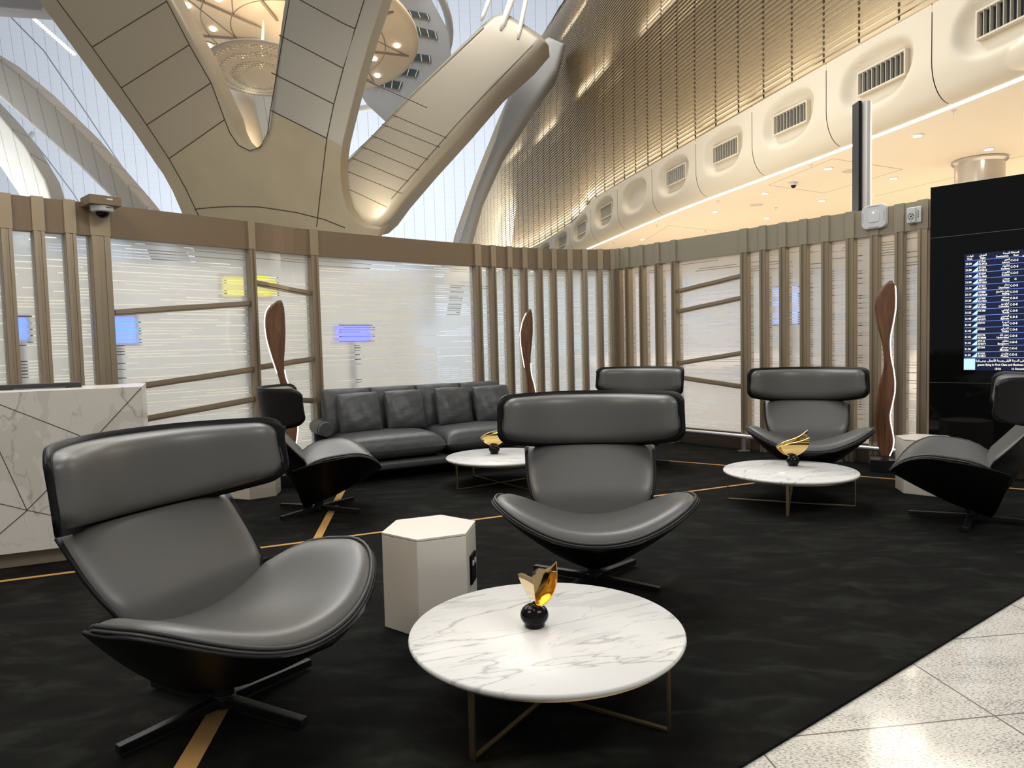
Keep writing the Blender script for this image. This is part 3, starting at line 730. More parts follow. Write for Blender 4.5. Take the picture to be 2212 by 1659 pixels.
# ================================================================== RECEPTION DESK
TZ = 1.13
a0 = at(0, 848, TZ); a1 = at(306, 835, TZ); dk = (a1-a0); dk.z = 0; dkn = dk.normalized(); nrmk = Vector((dkn.y, -dkn.x, 0))
desk = empty('reception_desk', (a1.x, a1.y, 0.012), math.atan2(dkn.y, dkn.x), 'white marble reception desk with inlaid bronze seams at the left edge', 'desk')
mb = MB(); mb.box((-1.25, .30, (TZ+.10)/2-.006), (2.5, .60, TZ-.10-.012)); mb.build('body', DESKM, desk, bevel=.002)
mb = MB(); mb.box((-1.28, .32, .045), (2.40, .52, .09)); mb.build('plinth', HEADT, desk)
def dkp(px, py):
    q = on_plane(px, py, a0, nrmk); r2 = q-a1; return Vector((r2.dot(dkn), 0, q.z-.012))
mb = MB()
for (x0, y0), (x1, y1) in (((0, 874), (250, 971)), ((305, 837), (100, 1060)), ((0, 977), (58, 1102)), ((58, 1102), (100, 1060)), ((58, 1102), (230, 1138)), ((-150, 1052), (58, 1102)), ((58, 1103), (-60, 1222)), ((0, 874), (-150, 812 + 30)), ((0, 977), (-60, 860)), ((250, 971), (306, 1120))):
    p0, p1 = dkp(x0, y0), dkp(x1, y1)
    for q in (p0, p1): q.z = min(max(q.z, .105), TZ-.02)
    mb.bar(p0, p1, .002, .006, up=(0, -1, 0)) if False else mb.tube([p0, p1], .0028, 4)
mb.build('inlay', DKBRZ, desk)
ca_ = math.atan2(dkn.y, dkn.x); pm = at(181, 832, TZ+.02)
mon = empty('monitor', (a1.x-dkn.x*.62-nrmk.x*.32, a1.y-dkn.y*.62-nrmk.y*.32, TZ+.002), ca_, 'black computer monitor seen just above the top of the reception desk', 'monitor')
mb = MB(); mb.box((0, 0, .0), (.48, .035, .12)); mb.build('housing', DARKP, mon, bevel=.006).location = (0, 0, -.025)
mb = MB(); mb.box((0, -.02, -.0), (.30, .012, .05)); mb.build('rear_cover', mat('grey_plastic', (.15, .15, .15), .4), mon, bevel=.003).location = (0, 0, -.02)
mb = MB(); mb.box((0, 0, -.2), (.05, .03, .30)); mb.build('stand', DARKP, mon)

# ================================================================== DEPARTURES TOTEM
t0 = at(2010, 405, 2.70); t1 = at(2212, 375, 2.70); td = (t1-t0); td.z = 0; td.normalize(); tn = Vector((td.y, -td.x, 0))
if tn.dot(Vector((t0.x, t0.y, 0))) > 0: tn = -tn
TW = 1.9
tot = empty('departures_board', (t0.x, t0.y, .012), math.atan2(td.y, td.x), 'tall glossy black panel with the departures screen at the right end of the partition', 'display')
s_in = -1 if Vector((-td.y, td.x, 0)).dot(tn) > 0 else 1      # local +y is away from the room when s_in>0
mb = MB(); mb.box((TW/2, s_in*.065, 1.459), (TW, .13, 2.458)); mb.build('housing', BLACKGLOSS, tot, bevel=.003)
mb = MB()
for z in (.88, 2.22): mb.box((TW/2, s_in*-.001, z), (TW-.01, .003, .004))
mb.build('panel_joint', DKBRZ, tot)
def tp(px, py): q = on_plane(px, py, t0, tn); r2 = q-t0; return (r2.dot(td), q.z-.012)
sl, st_ = tp(2084, 550); _, sb_ = tp(2080, 800)
SW = 1.5; SH = st_-sb_
SCR = mat('navy_screen', (.003, .006, .02), .15, emis=(.0045, .009, .04), estr=1.0)
mb = MB(); mb.box((sl+SW/2, s_in*-.006, (st_+sb_)/2), (SW, .012, SH)); scr = mb.build('screen', SCR, tot)
TXT = mat('screen_lettering', (1, 1, 1), .5, emis=(1, .97, .82), estr=1.3)
TXTB = mat('screen_rules', (.2, .3, .8), .5, emis=(.16, .24, .75), estr=.9)
TAIL = mat('tail_icon', (.5, .8, .95), .5, emis=(.45, .75, .95), estr=1.0)
# Arabic shaping through presentation forms
forms = {}
for cp in list(range(0xFE70, 0xFEFD)):
    d_ = unicodedata.decomposition(chr(cp)).split()
    if len(d_) == 2: forms.setdefault(chr(int(d_[1], 16)), {})[d_[0][1:-1]] = chr(cp)
def arab(s_):
    out = []
    for wd in s_.split(' '):
        r2 = []
        for i, ch in enumerate(wd):
            f = forms.get(ch)
            if not f: r2.append(ch); continue
            pj = i > 0 and 'initial' in forms.get(wd[i-1], {}); nj = i < len(wd)-1 and 'initial' in f and wd[i+1] in forms and 'final' in forms[wd[i+1]]
            k = 'medial' if pj and nj and 'medial' in f else 'final' if pj and 'final' in f else 'initial' if nj else 'isolated'
            r2.append(f.get(k, ch))
        out.append(''.join(reversed(r2)))
    return ' '.join(reversed(out))
txt_v, txt_f = [], []
def text(s_, x, z, size, align='LEFT'):
    cu = bpy.data.curves.new('t', 'FONT'); cu.body = s_; cu.size = size; cu.align_x = align; cu.extrude = 0; cu.offset = size*.012; cu.resolution_u = 2
    o = bpy.data.objects.new('t', cu); C.objects.link(o); dg = bpy.context.evaluated_depsgraph_get(); dg.update()
    me = bpy.data.meshes.new_from_object(o.evaluated_get(dg)); b = len(txt_v)
    for v_ in me.vertices: txt_v.append((x+v_.co.x*.86, s_in*-.0135, z+v_.co.y))
    for p_ in me.polygons: txt_f.append(tuple(b+i for i in p_.vertices))
    bpy.data.objects.remove(o); bpy.data.curves.remove(cu); bpy.data.meshes.remove(me)
rows = [('20:30', 'EY241', 'KL3933', 'لاهور', 'Lahore', 'C-D-E'), ('21:00', 'EY258', 'AF3812', 'كالكوته', 'Kolkata', 'C-D-E'), ('21:00', 'EY309', 'KL3862', 'الكويت', 'Kuwait', 'C-D-E'),
        ('21:00', 'MS419', 'EY7854', 'بيروت', 'Beirut', 'G'), ('21:10', 'EY325', 'KL3860', 'دمام', 'Dammam', 'C-D-E'), ('21:15', 'EY888', 'CZ7860', 'بكين داشينغ', 'Beijing', 'C-D-E'),
        ('21:20', 'EY388', 'KL3904', 'مسقط', 'Muscat', 'C-D-E'), ('21:20', 'EY264', 'KL3886', 'كولومبو', 'Colombo', 'C-D-E'), ('21:35', 'EY280', '', 'كوتشي', 'Kochi', 'C-D-E'),
        ('21:40', 'EY377', 'AF3971', 'البحرين', 'Bahrain', 'C-D-E'), ('21:40', 'EY391', '', 'الدوحة', 'Doha', 'C-D-E'), ('21:40', 'EY830', '', 'كانساي', 'Osaka', 'C-D-E'),
        ('21:45', 'EY274', 'AF3808', 'حيدر اباد', 'Hyderabad', 'C-D-E'), ('21:45', 'EY216', 'AF3977', 'بنغالور', 'Bangalore', 'C-D-E'), ('21:50', 'EY206', '', 'مومباي', 'Mumbai', 'C-D-E'), ('21:55', 'EY430', 'AF3825', 'بوكيت', 'Phuket', 'C-D-E')]
def sx_(px): return tp(px, 700)[0]
rt = tp(2086, 564)[1]; rb = tp(2081, 773)[1]; rh = (rt-rb)/16
xt, xtail, xf, xd, xr = sx_(2085), sx_(2100), sx_(2114), sx_(2180), sx_(2181.5); x2 = sx_(2213)
hz_ = st_-rt
text(arab('الوقت'), sx_(2088), rt+hz_*.55, rh*.42); text('Time', sx_(2088), rt+hz_*.12, rh*.42)
text(arab('الطيران'), sx_(2114), rt+hz_*.55, rh*.42); text('Flight', sx_(2116), rt+hz_*.12, rh*.42)
text(arab('المنطقة الوجهة'), sx_(2165), rt+hz_*.55, rh*.42); text('Destination', sx_(2150), rt+hz_*.12, rh*.42); text('Row', sx_(2188), rt+hz_*.12, rh*.42)
text('20', sx_(2207), rt-rh*.1, rh*.42)
rules = MB(); tails = MB(); yy = s_in*-.0132
def flat(m_, pts_): m_.add([(x, yy, z) for x, z in pts_], [tuple(range(len(pts_)))])
for i, (tm, f1, f2, ar, ds, rwn) in enumerate(rows):
    zt = rt-i*rh; zb = zt-rh
    text(tm, xt, zb+rh*.30, rh*.46); text(f1, xf, zb+rh*.56, rh*.43)
    if f2: text(f2, xf-.004, zb+rh*.13, rh*.43)
    text(arab(ar), xd, zb+rh*.56, rh*.42, 'RIGHT'); text(ds, xd, zb+rh*.13, rh*.43, 'RIGHT'); text(rwn, xr+(.03 if rwn == 'G' else 0), zb+rh*.34, rh*.46)
    text(arab('مفتوحة'), x2+.02, zb+rh*.56, rh*.42); text('Check-in', x2+.03, zb+rh*.13, rh*.43)
    flat(rules, [(sl+.008, zt-.0025), (sl+SW-.02, zt-.0025), (sl+SW-.02, zt+.0015), (sl+.008, zt+.0015)])
    flat(tails, [(xtail, zb+rh*.12), (xtail+.040, zb+rh*.12), (xtail+.046, zb+rh*.9)])
flat(rules, [(sl+.008, rb-.0025), (sl+SW-.02, rb-.0025), (sl+SW-.02, rb+.0015), (sl+.008, rb+.0015)])
text(arab('على الدرجة الأولى ودرجة الأعمال، يرجى إتباع'), sx_(2107), rb-rh*.62, rh*.46)
text('guests flying in First Class and Business Class', sx_(2113), rb-rh*1.28, rh*.46)
text('18:56', sx_(2150), rb-rh*1.95, rh*.46); text('16 December', sx_(2186), rb-rh*1.95, rh*.46)
flat(tails, [(sl+.004, sb_+.006), (sx_(2108), sb_+.006), (sx_(2108), rb-.008), (sl+.004, rb-.008)])
me = bpy.data.meshes.new('lettering'); me.from_pydata(txt_v, [], txt_f); me.materials.append(TXT); o = bpy.data.objects.new('lettering', me); C.objects.link(o); o.parent = scr
rules.build('ruled_lines', TXTB, scr); tails.build('tail_icons', TAIL, scr)

# ================================================================== DEVICES ON THE PARTITIONS
def on_wall(curve, px, py, front=.083):
    best = None
    for i in range(len(curve)):
        p, t, n_ = frame(curve, i) if i % 3 == 0 else (None, None, None)
        if p is None: continue
        q = p+n_*front; x, y = proj((q.x, q.y, 2.5))
        if best is None or abs(x-px) < best[0]: best = (abs(x-px), i)
    p, t, n_ = frame(curve, best[1]); q = p+n_*front; P = on_plane(px, py, (q.x, q.y, 0), (n_.x, n_.y, 0)); return P, t, n_
def face_root(name, P, t, n_, label, cat):
    # local x to the right along the wall, -y towards the room
    a = math.atan2(n_.y, n_.x)+PI/2
    return empty(name, (P.x, P.y, P.z), a, label, cat)
P, t, n_ = on_wall(rw, 1891, 469, .07)
ap = face_root('wireless_access_point', P, t, n_, 'rounded white wireless access point with a blue light on the right header', 'access point')
def rounded(w_, h_, r2, n=8):
    pts_ = []
    for cx, cy, a0_ in ((1, 1, 0), (-1, 1, 90), (-1, -1, 180), (1, -1, 270)):
        for k in range(n+1): a = R(a0_+90*k/n); pts_.append((cx*(w_/2-r2)+r2*math.cos(a), cy*(h_/2-r2)+r2*math.sin(a)))
    return pts_
def plate(w_, h_, r2, y0, y1, taper=1.0):
    m_ = MB(); p_ = rounded(w_, h_, r2); n = len(p_)
    vs_ = [(x, y0, z) for x, z in p_]+[(x*taper, y1, z*taper) for x, z in p_]
    m_.add(vs_, [tuple(range(n)), tuple(range(n, 2*n))[::-1]]+[(i, (i+1) % n, n+(i+1) % n, n+i) for i in range(n)]); return m_
plate(.25, .25, .06, 0, -.045, .95).build('housing', GREYP, ap, bevel=.006, seg=3)
plate(.115, .115, .03, -.045, -.050, .97).build('raised_centre', mat('ap_white', (.66, .66, .67), .35), ap, bevel=.003)
mb = MB(); mb.lathe([(.006, 0), (.006, .003)], n=12); o = mb.build('status_light', mat('blue_led', (.1, .3, 1), .4, emis=(.15, .4, 1), estr=14), ap); o.rotation_euler = (R(90), 0, 0); o.location = (0, -.0505, .038)
mb = MB()
for sx2, sz2, w2, h2 in ((0, .105, .10, .006), (0, -.105, .10, .010), (.105, 0, .006, .10), (-.105, 0, .006, .10)): mb.box((sx2, -.0445, sz2), (w2, .006, h2))
mb.build('groove', mat('ap_shade', (.38, .38, .40), .5), ap)
P, t, n_ = on_wall(rw, 1977, 465, .07)
dv = face_root('alarm_sounder', P, t, n_, 'small square white alarm device with black markings on the right header', 'alarm')
mb = MB(); mb.box((0, -.015, 0), (.135, .03, .155)); mb.build('housing', WHITEP, dv, bevel=.008, seg=3)
mb = MB(); mb.box((-.02, -.036, 0), (.085, .014, .145)); mb.build('raised_cover', GREYP, dv, bevel=.005)
mb = MB(); r_ = random.Random(3)
for k in range(16):
    a = R(k*22.5); mb.box((-.022+.026*math.cos(a), -.0435, -.012+.026*math.sin(a)), (.010 if k % 2 else .005, .001, .004+.004*(k % 3)))
mb.box((-.022, -.0435, -.012), (.018, .001, .012)); mb.box((-.012, -.0435, .002), (.012, .001, .006))
for k in range(4): mb.box((.040, -.0305, .03-.018*k), (.008, .001, .010))
mb.box((-.02, -.0435, -.056), (.006, .001, .006)); mb.build('markings', DARKP, dv)
P, t, n_ = on_wall(lw, 210, 450, .09)
cm = face_root('dome_camera', P, t, n_, 'white dome security camera under a bronze bracket on the left header', 'security camera')
mb = MB(); mb.box((0, -.10, .035), (.24, .24, .075)); mb.build('bracket', HEADB, cm, bevel=.002)
mb = MB(); mb.box((.03, -.2215, .045), (.045, .002, .012)); mb.build('badge', mat('badge_silver', (.6, .58, .55), .3, .6), cm)
mb = MB(); mb.lathe([(.074, -.050), (.083, -.045), (.088, -.012), (.088, -.003)], (0, -.12, 0), 40); mb.build('housing', GREYP, cm, smooth=False, bevel=.004)
mb = MB(); mb.box((.025, -.2075, -.02), (.045, .003, .006)); mb.build('marking', DARKP, cm)
mb = MB(); mb.lathe([(.001, -.098)]+[(.052*math.sin(t_), -.047-.052*math.cos(t_)) for t_ in lin(.1, 1.5, 10)], (0, -.12, 0), 32); mb.build('dome', BLACKGLOSS, cm, smooth=True)

# ================================================================== RIGHT BULKHEAD, SOFFIT, LOUVRES
LZ = 5.0
led, ledL = smooth_curve([(8.9, 3.0), (8.15, 7.0), (7.46, 10.45), (6.69, 13.66), (5.83, 16.7), (4.7, 20.74), (3.27, 27.21), (1.9, 33.5), (.2, 40)], 320)
TOPX = [1100, 1170, 1240, 1275, 1334, 1408, 1501, 1622, 1786, 2018, 2400]; TOPY = [552, 530, 492, 473, 436, 397, 348, 273, 190*0+140, 5, -220]
TOPY[5] = 356; TOPX = [1100, 1170, 1240, 1275, 1334, 1408, 1501, 1622, 1786, 2018, 2400]
TOPY = [556, 524, 478, 435, 398, 356, 301, 231, 136, 6, -215]
def lfr(i):
    i0 = max(i-2, 0); i1 = min(i+2, len(led)-1); t = led[i1]-led[i0]; t /= np.linalg.norm(t); n_ = np.array((-t[1], t[0]))
    if n_[0] > 0: n_ = -n_
    return led[i], t, n_
OFF = .42
tops = []
for i in range(len(led)):
    p, t, n_ = lfr(i); q = p+n_*OFF; z = 6.2
    if q[1] > 8.6:
        for _ in range(12):
            x, y = proj((q[0], q[1], z)); yt = interp(x, TOPX, TOPY); z += (y-yt)*q[1]/FPX*.8
        z = min(max(z, 5.9), 6.9)
    else: z = None
    tops.append(z)
fz = next(z for z in tops if z); tops = [z or fz for z in tops]
tops = list(np.convolve(np.pad(tops, 8, 'edge'), np.ones(17)/17, 'valid'))
def bulk_pt(s_i, v_, dep=0):
    i = min(max(int(s_i), 0), len(led)-1); p, t, n_ = lfr(i); top = tops[i]
    # profile: underside lip, quarter round, upright
    a = min(v_/.45, 1); o_ = OFF*math.sin(a*PI/2)**.9; z = LZ+(top-LZ)*(.42*(1-math.cos(a*PI/2))/1 if v_ < .45 else .42+.58*(v_-.45)/.55)
    q = p+n_*(o_-dep); return Vector((q[0], q[1], z))
# panel seams found by their picture position at the top edge
def led_idx(px, z_of=None):
    best = None
    for i in range(len(led)):
        p, t, n_ = lfr(i); q = p+n_*OFF
        if q[1] < 5: continue
        x, y = proj((q[0], q[1], tops[i]))
        if best is None or abs(x-px) < best[0]: best = (abs(x-px), i)
    return best[1]
seams = [led_idx(x) for x in (2018, 1786, 1622, 1501, 1408, 1334, 1275, 1230, 1192, 1160)]
gap0 = seams[1]-seams[0]; seams = [max(2, seams[0]-gap0*2), seams[0]-gap0] + seams + [min(318, seams[-1]+40)]
seams = sorted(set(max(0, s_) for s_ in seams))
bulk = empty('wall_bulkhead', (0, 0, 0), kind='structure')
vent_at = []
for a, b in zip(seams[:-1], seams[1:]):
    if b-a < 3: continue
    m_ = MB(); nv, nu = 30, 44
    def f(u, v_):
        s_ = a+(b-a)*u; i = int(s_); fr_ = s_-i
        du = (u-.5)/.335; dv_ = (v_-.60)/.27
        r2 = (abs(du+dv_*.10)**2.6+abs(dv_)**2.6)
        dep = .16*max(0, min(1, (1.15-r2)*1.6)); dep = dep*dep/.16*(3-2*dep/.16)/1.0 if dep < .16 else .16
        P0 = bulk_pt(i, v_, dep); P1 = bulk_pt(i+1, v_, dep); return P0.lerp(P1, fr_)
    m_.grid(f, lin(.004, .996, nu), lin(0, 1, nv)); m_.build('cladding_panel', BULK, bulk, smooth=True)
    vent_at.append((a, b))
m_ = MB()
m_.grid(lambda u, v_: bulk_pt(u, v_, .24), list(range(0, 320, 4)), lin(0, 1, 10)); m_.build('backing', JOINT, bulk, smooth=True)
# air grilles
vlab = ['largest, at the top right corner', 'second from the right', 'third from the right', 'fourth from the right', 'fifth from the right', 'sixth', 'seventh', 'eighth', 'ninth', 'tenth', 'eleventh', 'twelfth']
vi = 0
for k, (a, b) in enumerate(vent_at):
    P = bulk_pt((a+b)/2, .60, .16); x, y = proj(P)
    if not (1160 < x < 2300) or P.y < 6: continue
    if 1345 < x < 1400: continue          # this recess has no grille
    p, t, n_ = lfr(int((a+b)/2)); wl_ = (np.linalg.norm(led[min(b, 319)]-led[a]))*.44
    r_ = empty('air_grille', P+Vector((n_[0], n_[1], 0))*.01, math.atan2(n_[1], n_[0])+PI/2, 'air grille in an oval recess of the cream bulkhead, '+['cut by the picture corner', 'above the slim pole', 'third from the right', 'fourth from the right', 'fifth from the right', 'just left of the blank recess', 'second left of the blank one', 'third left of the blank one', 'farthest'][min(vi, 8)], 'air vent', 'air grilles in the bulkhead'); vi += 1
    h_ = .40
    m2 = MB()
    for sx2, sz2, w2, h2 in ((0, h_/2, wl_, .035), (0, -h_/2, wl_, .035), (wl_/2, 0, .035, h_+.035), (-wl_/2, 0, .035, h_+.035)): m2.box((sx2, -.04, sz2), (w2, .10, h2))
    m2.build('frame', BULK, r_, bevel=.008)
    m2 = MB(); m2.box((0, .0, 0), (wl_-.02, .01, h_-.02)); m2.build('duct', DARKP, r_)
    m2 = MB(); nb = 10
    for q in range(1, nb): m2.box((-wl_/2+wl_*q/nb, -.045, 0), (.012, .06, h_-.04), rz=R(6))
    m2.build('louvre_blades', GRILLE, r_)
# LED line and soffit
pts = [(led[i][0]+.03, led[i][1], LZ-.005) for i in range(0, 300, 4)]
mb = MB()
for a, b in zip(pts[:-1], pts[1:]): mb.bar(a, b, .085, .02)
tag(mb.build('led_line', LEDW), 'continuous bright light line along the lower edge of the cream bulkhead', 'light strip')
ceil = empty('ceiling', (0, 0, 0), kind='structure')
poly = [(led[i][0]+.05, led[i][1]) for i in range(0, 320, 5)]+[(34, 40), (34, 3)]
mb = MB(); mb.prism(poly, LZ, LZ+.15); mb.build('soffit', SOFFIT, ceil)
def ceil_line(seq, wd=.012):
    m_ = MB(); ps = [at(x, y, LZ-.002) for x, y in seq]
    for a, b in zip(ps[:-1], ps[1:]): m_.bar(a, b, wd, .004)
    m_.build('panel_joint', mat('joint_beige', (.45, .38, .28), .7), ceil)
ceil_line([(1660, 400), (1799, 343), (1950, 366), (1780, 417), (1660, 400)]); ceil_line([(1395, 518), (1445, 487), (1560, 500)]); ceil_line([(1890, 424), (2070, 381), (2212, 392)]); ceil_line([(2170, 346), (2300, 316)])
DL = sorted([(1982, 293), (2136, 322), (1930, 385), (1789, 364), (1775, 433), (1652, 418), (1544, 457), (1656, 471), (1387, 517), (2060, 399), (1893, 446)])
m_ring = None
names = ['leftmost', 'second', 'third', 'fourth', 'fifth', 'sixth', 'seventh', 'eighth', 'ninth', 'tenth', 'rightmost']
for i, (x, y) in enumerate(DL):
    p = at(x, y, LZ-.01)
    if m_ring is None:
        r_ = empty('downlight', p, 0, '', 'ceiling light'); mb = MB(); mb.lathe([(.075, -.012), (.105, -.006), (.105, .01), (.055, .01)], n=24, cap=False); mb.build('trim_ring', WHITEP, r_)
        mb = MB(); mb.lathe([(.001, -.012), (.076, -.012), (.076, 0)], n=24); mb.build('lens', LAMP, r_); m_ring = r_
    else: r_ = dup(m_ring, p, 0)
    r_['label'] = 'small lit downlight in the cream soffit, %s of the eleven from left to right' % names[i]; r_['group'] = 'downlights in the soffit'; r_.location = p
sp0 = None
for i, (x, y) in enumerate(sorted([(2058, 239), (1751, 356), (1551, 434), (1676, 448), (1419, 486), (1524, 499), (1325, 524)])):
    p = at(x, y, LZ-.001)
    if sp0 is None:
        r_ = empty('sprinkler_head', p, 0, '', 'sprinkler'); mb = MB(); mb.lathe([(.012, -.07), (.02, -.06), (.008, -.05), (.012, -.02), (.05, -.008), (.05, 0)], n=12); mb.build('head', GREYP, r_); sp0 = r_
    else: r_ = dup(sp0, p, 0)
    r_.location = p; r_['label'] = 'tiny sprinkler head hanging from the soffit, number %s from the left' % ['one', 'two', 'three', 'four', 'five', 'six', 'seven'][i]; r_['group'] = 'sprinkler heads'
for x, y, lab in ((1836, 370, 'round flush ceiling speaker left of the black-and-silver pole'), (1634, 443, 'round flush ceiling speaker between two downlights')):
    p = at(x, y, LZ-.008); mb = MB(); mb.lathe([(.15, -.01), (.17, -.004), (.17, .008)], n=28); o = mb.build('ceiling_speaker', mat('speaker_white', (.62, .55, .45), .6)); o.location = p; tag(o, lab, 'speaker', 'ceiling speakers')
p = at(1714, 395, LZ-.01); r_ = empty('dome_camera', p, 0, 'small dome camera on the ceiling access panel', 'security camera')
mb = MB(); mb.lathe([(.08, -.06), (.09, -.05), (.09, 0)], n=24); mb.build('housing', GREYP, r_, smooth=False); mb = MB(); mb.lathe([(.001, -.125), (.03, -.118), (.055, -.09), (.062, -.06)], n=24); mb.build('dome', BLACKGLOSS, r_, smooth=True)
# round steel column
q = at(2116, 345, LZ); col_ = empty('round_column', (q.x, q.y, 0), 0, 'thick silver round column with flange meeting the soffit above the departures board', 'column')
mb = MB(); mb.lathe([(.46, 0), (.46, LZ)], n=48); mb.build('shaft', STEEL, col_, smooth=False, bevel=.0); mb = MB(); mb.lathe([(.47, LZ-.10), (.52, LZ-.05), (.52, LZ-.01), (.47, LZ-.01)], n=48); mb.build('flange', STEEL, col_)
# slim pole behind the right partition
pd = 9.2; a = Vector((0, 0, EYE))+ray(1866, 222)*pd; pole = empty('signage_pole', (a.x, a.y, 0), 0, 'upright half black, half silver pole rising behind the right partition', 'pole')
zt = a.z; mb = MB(); k_ = [(-.0, -.10)]
sil = [( .08*math.cos(t_)+.012, -.085*abs(math.sin(t_))) for t_ in lin(0, PI, 14)]+[(-.068, .07), (.092, .07)]
mb.prism(sil, 0, zt); mb.build('silver_cover', mat('silver', (.60, .58, .56), .45, .5), pole, smooth=False)
mb = MB(); mb.box((-.088, .0, zt/2), (.04, .17, zt)); mb.build('black_channel', SHELL, pole)

# louvre screen
LV = empty('louvre_screen', (0, 0, 0), 0, 'huge curved screen of brass louvres rising above the cream bulkhead', 'facade')
ledY = [float(p[1]) for p in led]; ledX = [float(p[0]) for p in led]
def bX(Y): return interp(Y, ledY, ledX)-.34 if Y < 27 else interp(27, ledY, ledX)-.34-.245*(Y-27)
def bT(Y): return interp(Y, ledY, tops)+.04
def yend(z): return interp(z, [6, 8, 10, 12, 14, 17, 20, 24], [62, 61.5, 59, 53, 47.3, 41, 38.5, 37.5])
def lv(Y, z, back=0):
    h = max(0, z-6.3); return Vector((bX(Y)+1.1e-4*h**4+back, Y+back*.25, z))
def lvs(s_, z, back=0):
    ye = yend(z)-2.5
    if s_ < .9: return lv(5+(ye-5)*(s_/.9)**1.35, z, back)
    a = (s_-.9)/.1*PI*.6; P = lv(ye, z, back); return P+Vector((-.245*2.6*math.sin(a)+3.0*(1-math.cos(a)), 2.6*math.sin(a), 0))
m_ = MB(); sp_ = .112; nS = 126; ss = lin(0, .9, 56)+lin(.91, 1, 9)
for k in range(nS):
    b0 = len(m_.v)
    for s1 in ss:
        z0_ = 6.3+k*sp_; P0 = lvs(s1, z0_); dz_ = bT(P0.y)-6.3+.03 if P0.y < 45 else bT(44)-6.3+.03
        P = lvs(s1, z0_)+Vector((0, 0, dz_)); Q = lvs(s1, z0_, .10)+Vector((0, 0, dz_))
        m_.v += [tuple(P+Vector((0, 0, -.014))), tuple(P+Vector((0, 0, .016))), tuple(Q+Vector((0, 0, .040))), tuple(Q+Vector((0, 0, .018)))]
    for i in range(len(ss)-1):
        a = b0+4*i; c = a+4
        for x, y in ((0, 1), (1, 2), (2, 3), (3, 0)): m_.f.append((a+x, a+y, c+y, c+x)); m_.m.append(0)
m_.build('slats', SLAT, LV)
m_ = MB(); Y = 6.0
while Y < 58:
    zs = [bT(min(Y, 44))+q*1.0 for q in range(15)]; pl = [lv(Y, z, .09) for z in zs if yend(z)-3 > Y]
    if len(pl) > 1: m_.tube(pl, .02, 5)
    Y += .92
m_.build('supports', DKBRZ, LV)
m_ = MB(); m_.grid(lambda s1, v_: lvs(s1, 6.0+v_*14.6, .8), ss, lin(0, 1, 14)); m_.build('backing', BACKL, LV, smooth=True)
for Y0 in [7+2.2*q for q in range(20)]:
    P = lv(Y0, bT(min(Y0, 44))+.12, .45); lt = area('louvre_uplight', P, P+Vector((.10, 0, 2)), 2.0, .25, 14+Y0*.75, (1, .89, .70)); lt.rotation_euler = (0, 0, 0); lt.rotation_euler = (PI, 0, R(104))
for Y0, h in ((16, 4.0), (21, 4.0), (27, 4.2), (33, 4.5), (39, 5), (30, 8), (37, 9)):
    P = lv(Y0, bT(min(Y0, 44))+h, .45); lt = area('louvre_uplight', P, P+Vector((0, 0, 2)), 3.2, .25, 30, (1, .89, .70)); lt.rotation_euler = (PI, 0, R(104))

# ================================================================== GREAT COLUMN AND HALL STRUCTURE
def slab(name, seq, p0, n_, thick, mt, parent, bev=0, ext=None, seg=5, smooth=True, thin=()):
    """seq of picture positions measured on a leaning plane; thickness goes away from the room; ext = indices of rounded outer edges"""
    n_ = Vector(n_).normalized(); ps = [on_plane(x, y, p0, n_) for x, y in seq]
    bm = bmesh.new(); f = [bm.verts.new(p) for p in ps]; g_ = [bm.verts.new(p+n_*thick) for p in ps]; k = len(ps)
    bm.faces.new(f); bm.faces.new(g_[::-1]); 
    for i in range(k): bm.faces.new((f[i], g_[i], g_[(i+1) % k], f[(i+1) % k]))
    bmesh.ops.recalc_face_normals(bm, faces=bm.faces)
    if bev:
        es = []
        for i in (ext if ext is not None else range(k)):
            e = bm.edges.get((f[i], f[(i+1) % k]))
            if e: es.append((e, i in thin))
        e1_ = [e for e, t_ in es if not t_]; e2_ = [e for e, t_ in es if t_]
        if e2_: bmesh.ops.bevel(bm, geom=e2_, offset=.17, segments=seg, profile=.5, affect='EDGES', clamp_overlap=True)
        e1_ = [e for e in e1_ if e.is_valid]
        if e1_: bmesh.ops.bevel(bm, geom=e1_, offset=bev, segments=seg, profile=.5, affect='EDGES', clamp_overlap=True)
    me = bpy.data.meshes.new(name); 
    for fc in bm.faces: fc.smooth = smooth
    bmesh.ops.triangulate(bm, faces=[fc for fc in bm.faces if len(fc.verts) > 4])
    bm.to_mesh(me); bm.free(); me.materials.append(mt)
    try: me.set_sharp_from_angle(angle=R(35))
    except Exception: pass
    o = bpy.data.objects.new(name, me); C.objects.link(o)
    if parent is not None: o.parent = parent
    return o
def joints(name, seqs, p0, n_, parent, r=.018, push=0, mt=JOINT):
    n_ = Vector(n_).normalized(); m_ = MB()
    for sq in seqs:
        ps = []
        for q in sq:
            P = on_plane(q[0], q[1], p0, n_)
            if len(q) > 2: P = P+n_*q[2]
            ps.append(P)
        m_.tube(ps, r, 5)
    return m_.build(name, mt, parent)
YC = empty('forked_column', (0, 0, 0), 0, 'giant olive and beige forked column splitting into two arms behind the left partition', 'column')
yp = (0, 20, 3); yn = (0, 1, .22)
outline = [(335, 352), (352, 376), (372, 412), (392, 458), (415, 520), (432, 620), (442, 800), (446, 1010), (740, 1010), (750, 800), (775, 620), (812, 515), (828, 488), (815, 496), (790, 491), (768, 478), (750, 452), (739, 415), (735, 375), (736, 340), (741, 305),
    (752, 260), (776, 165), (800, 82), (828, 0), (930, -330), (665, -330), (612, 0), (598, 100), (588, 190), (583, 238), (581, 262), (575, 290), (564, 309), (548, 321), (532, 317), (517, 303), (506, 281), (498, 250), (480, 212), (436, 115), (372, 0), (180, -330), (-160, -330), (82, 0), (167, 115), (230, 203), (288, 282)]
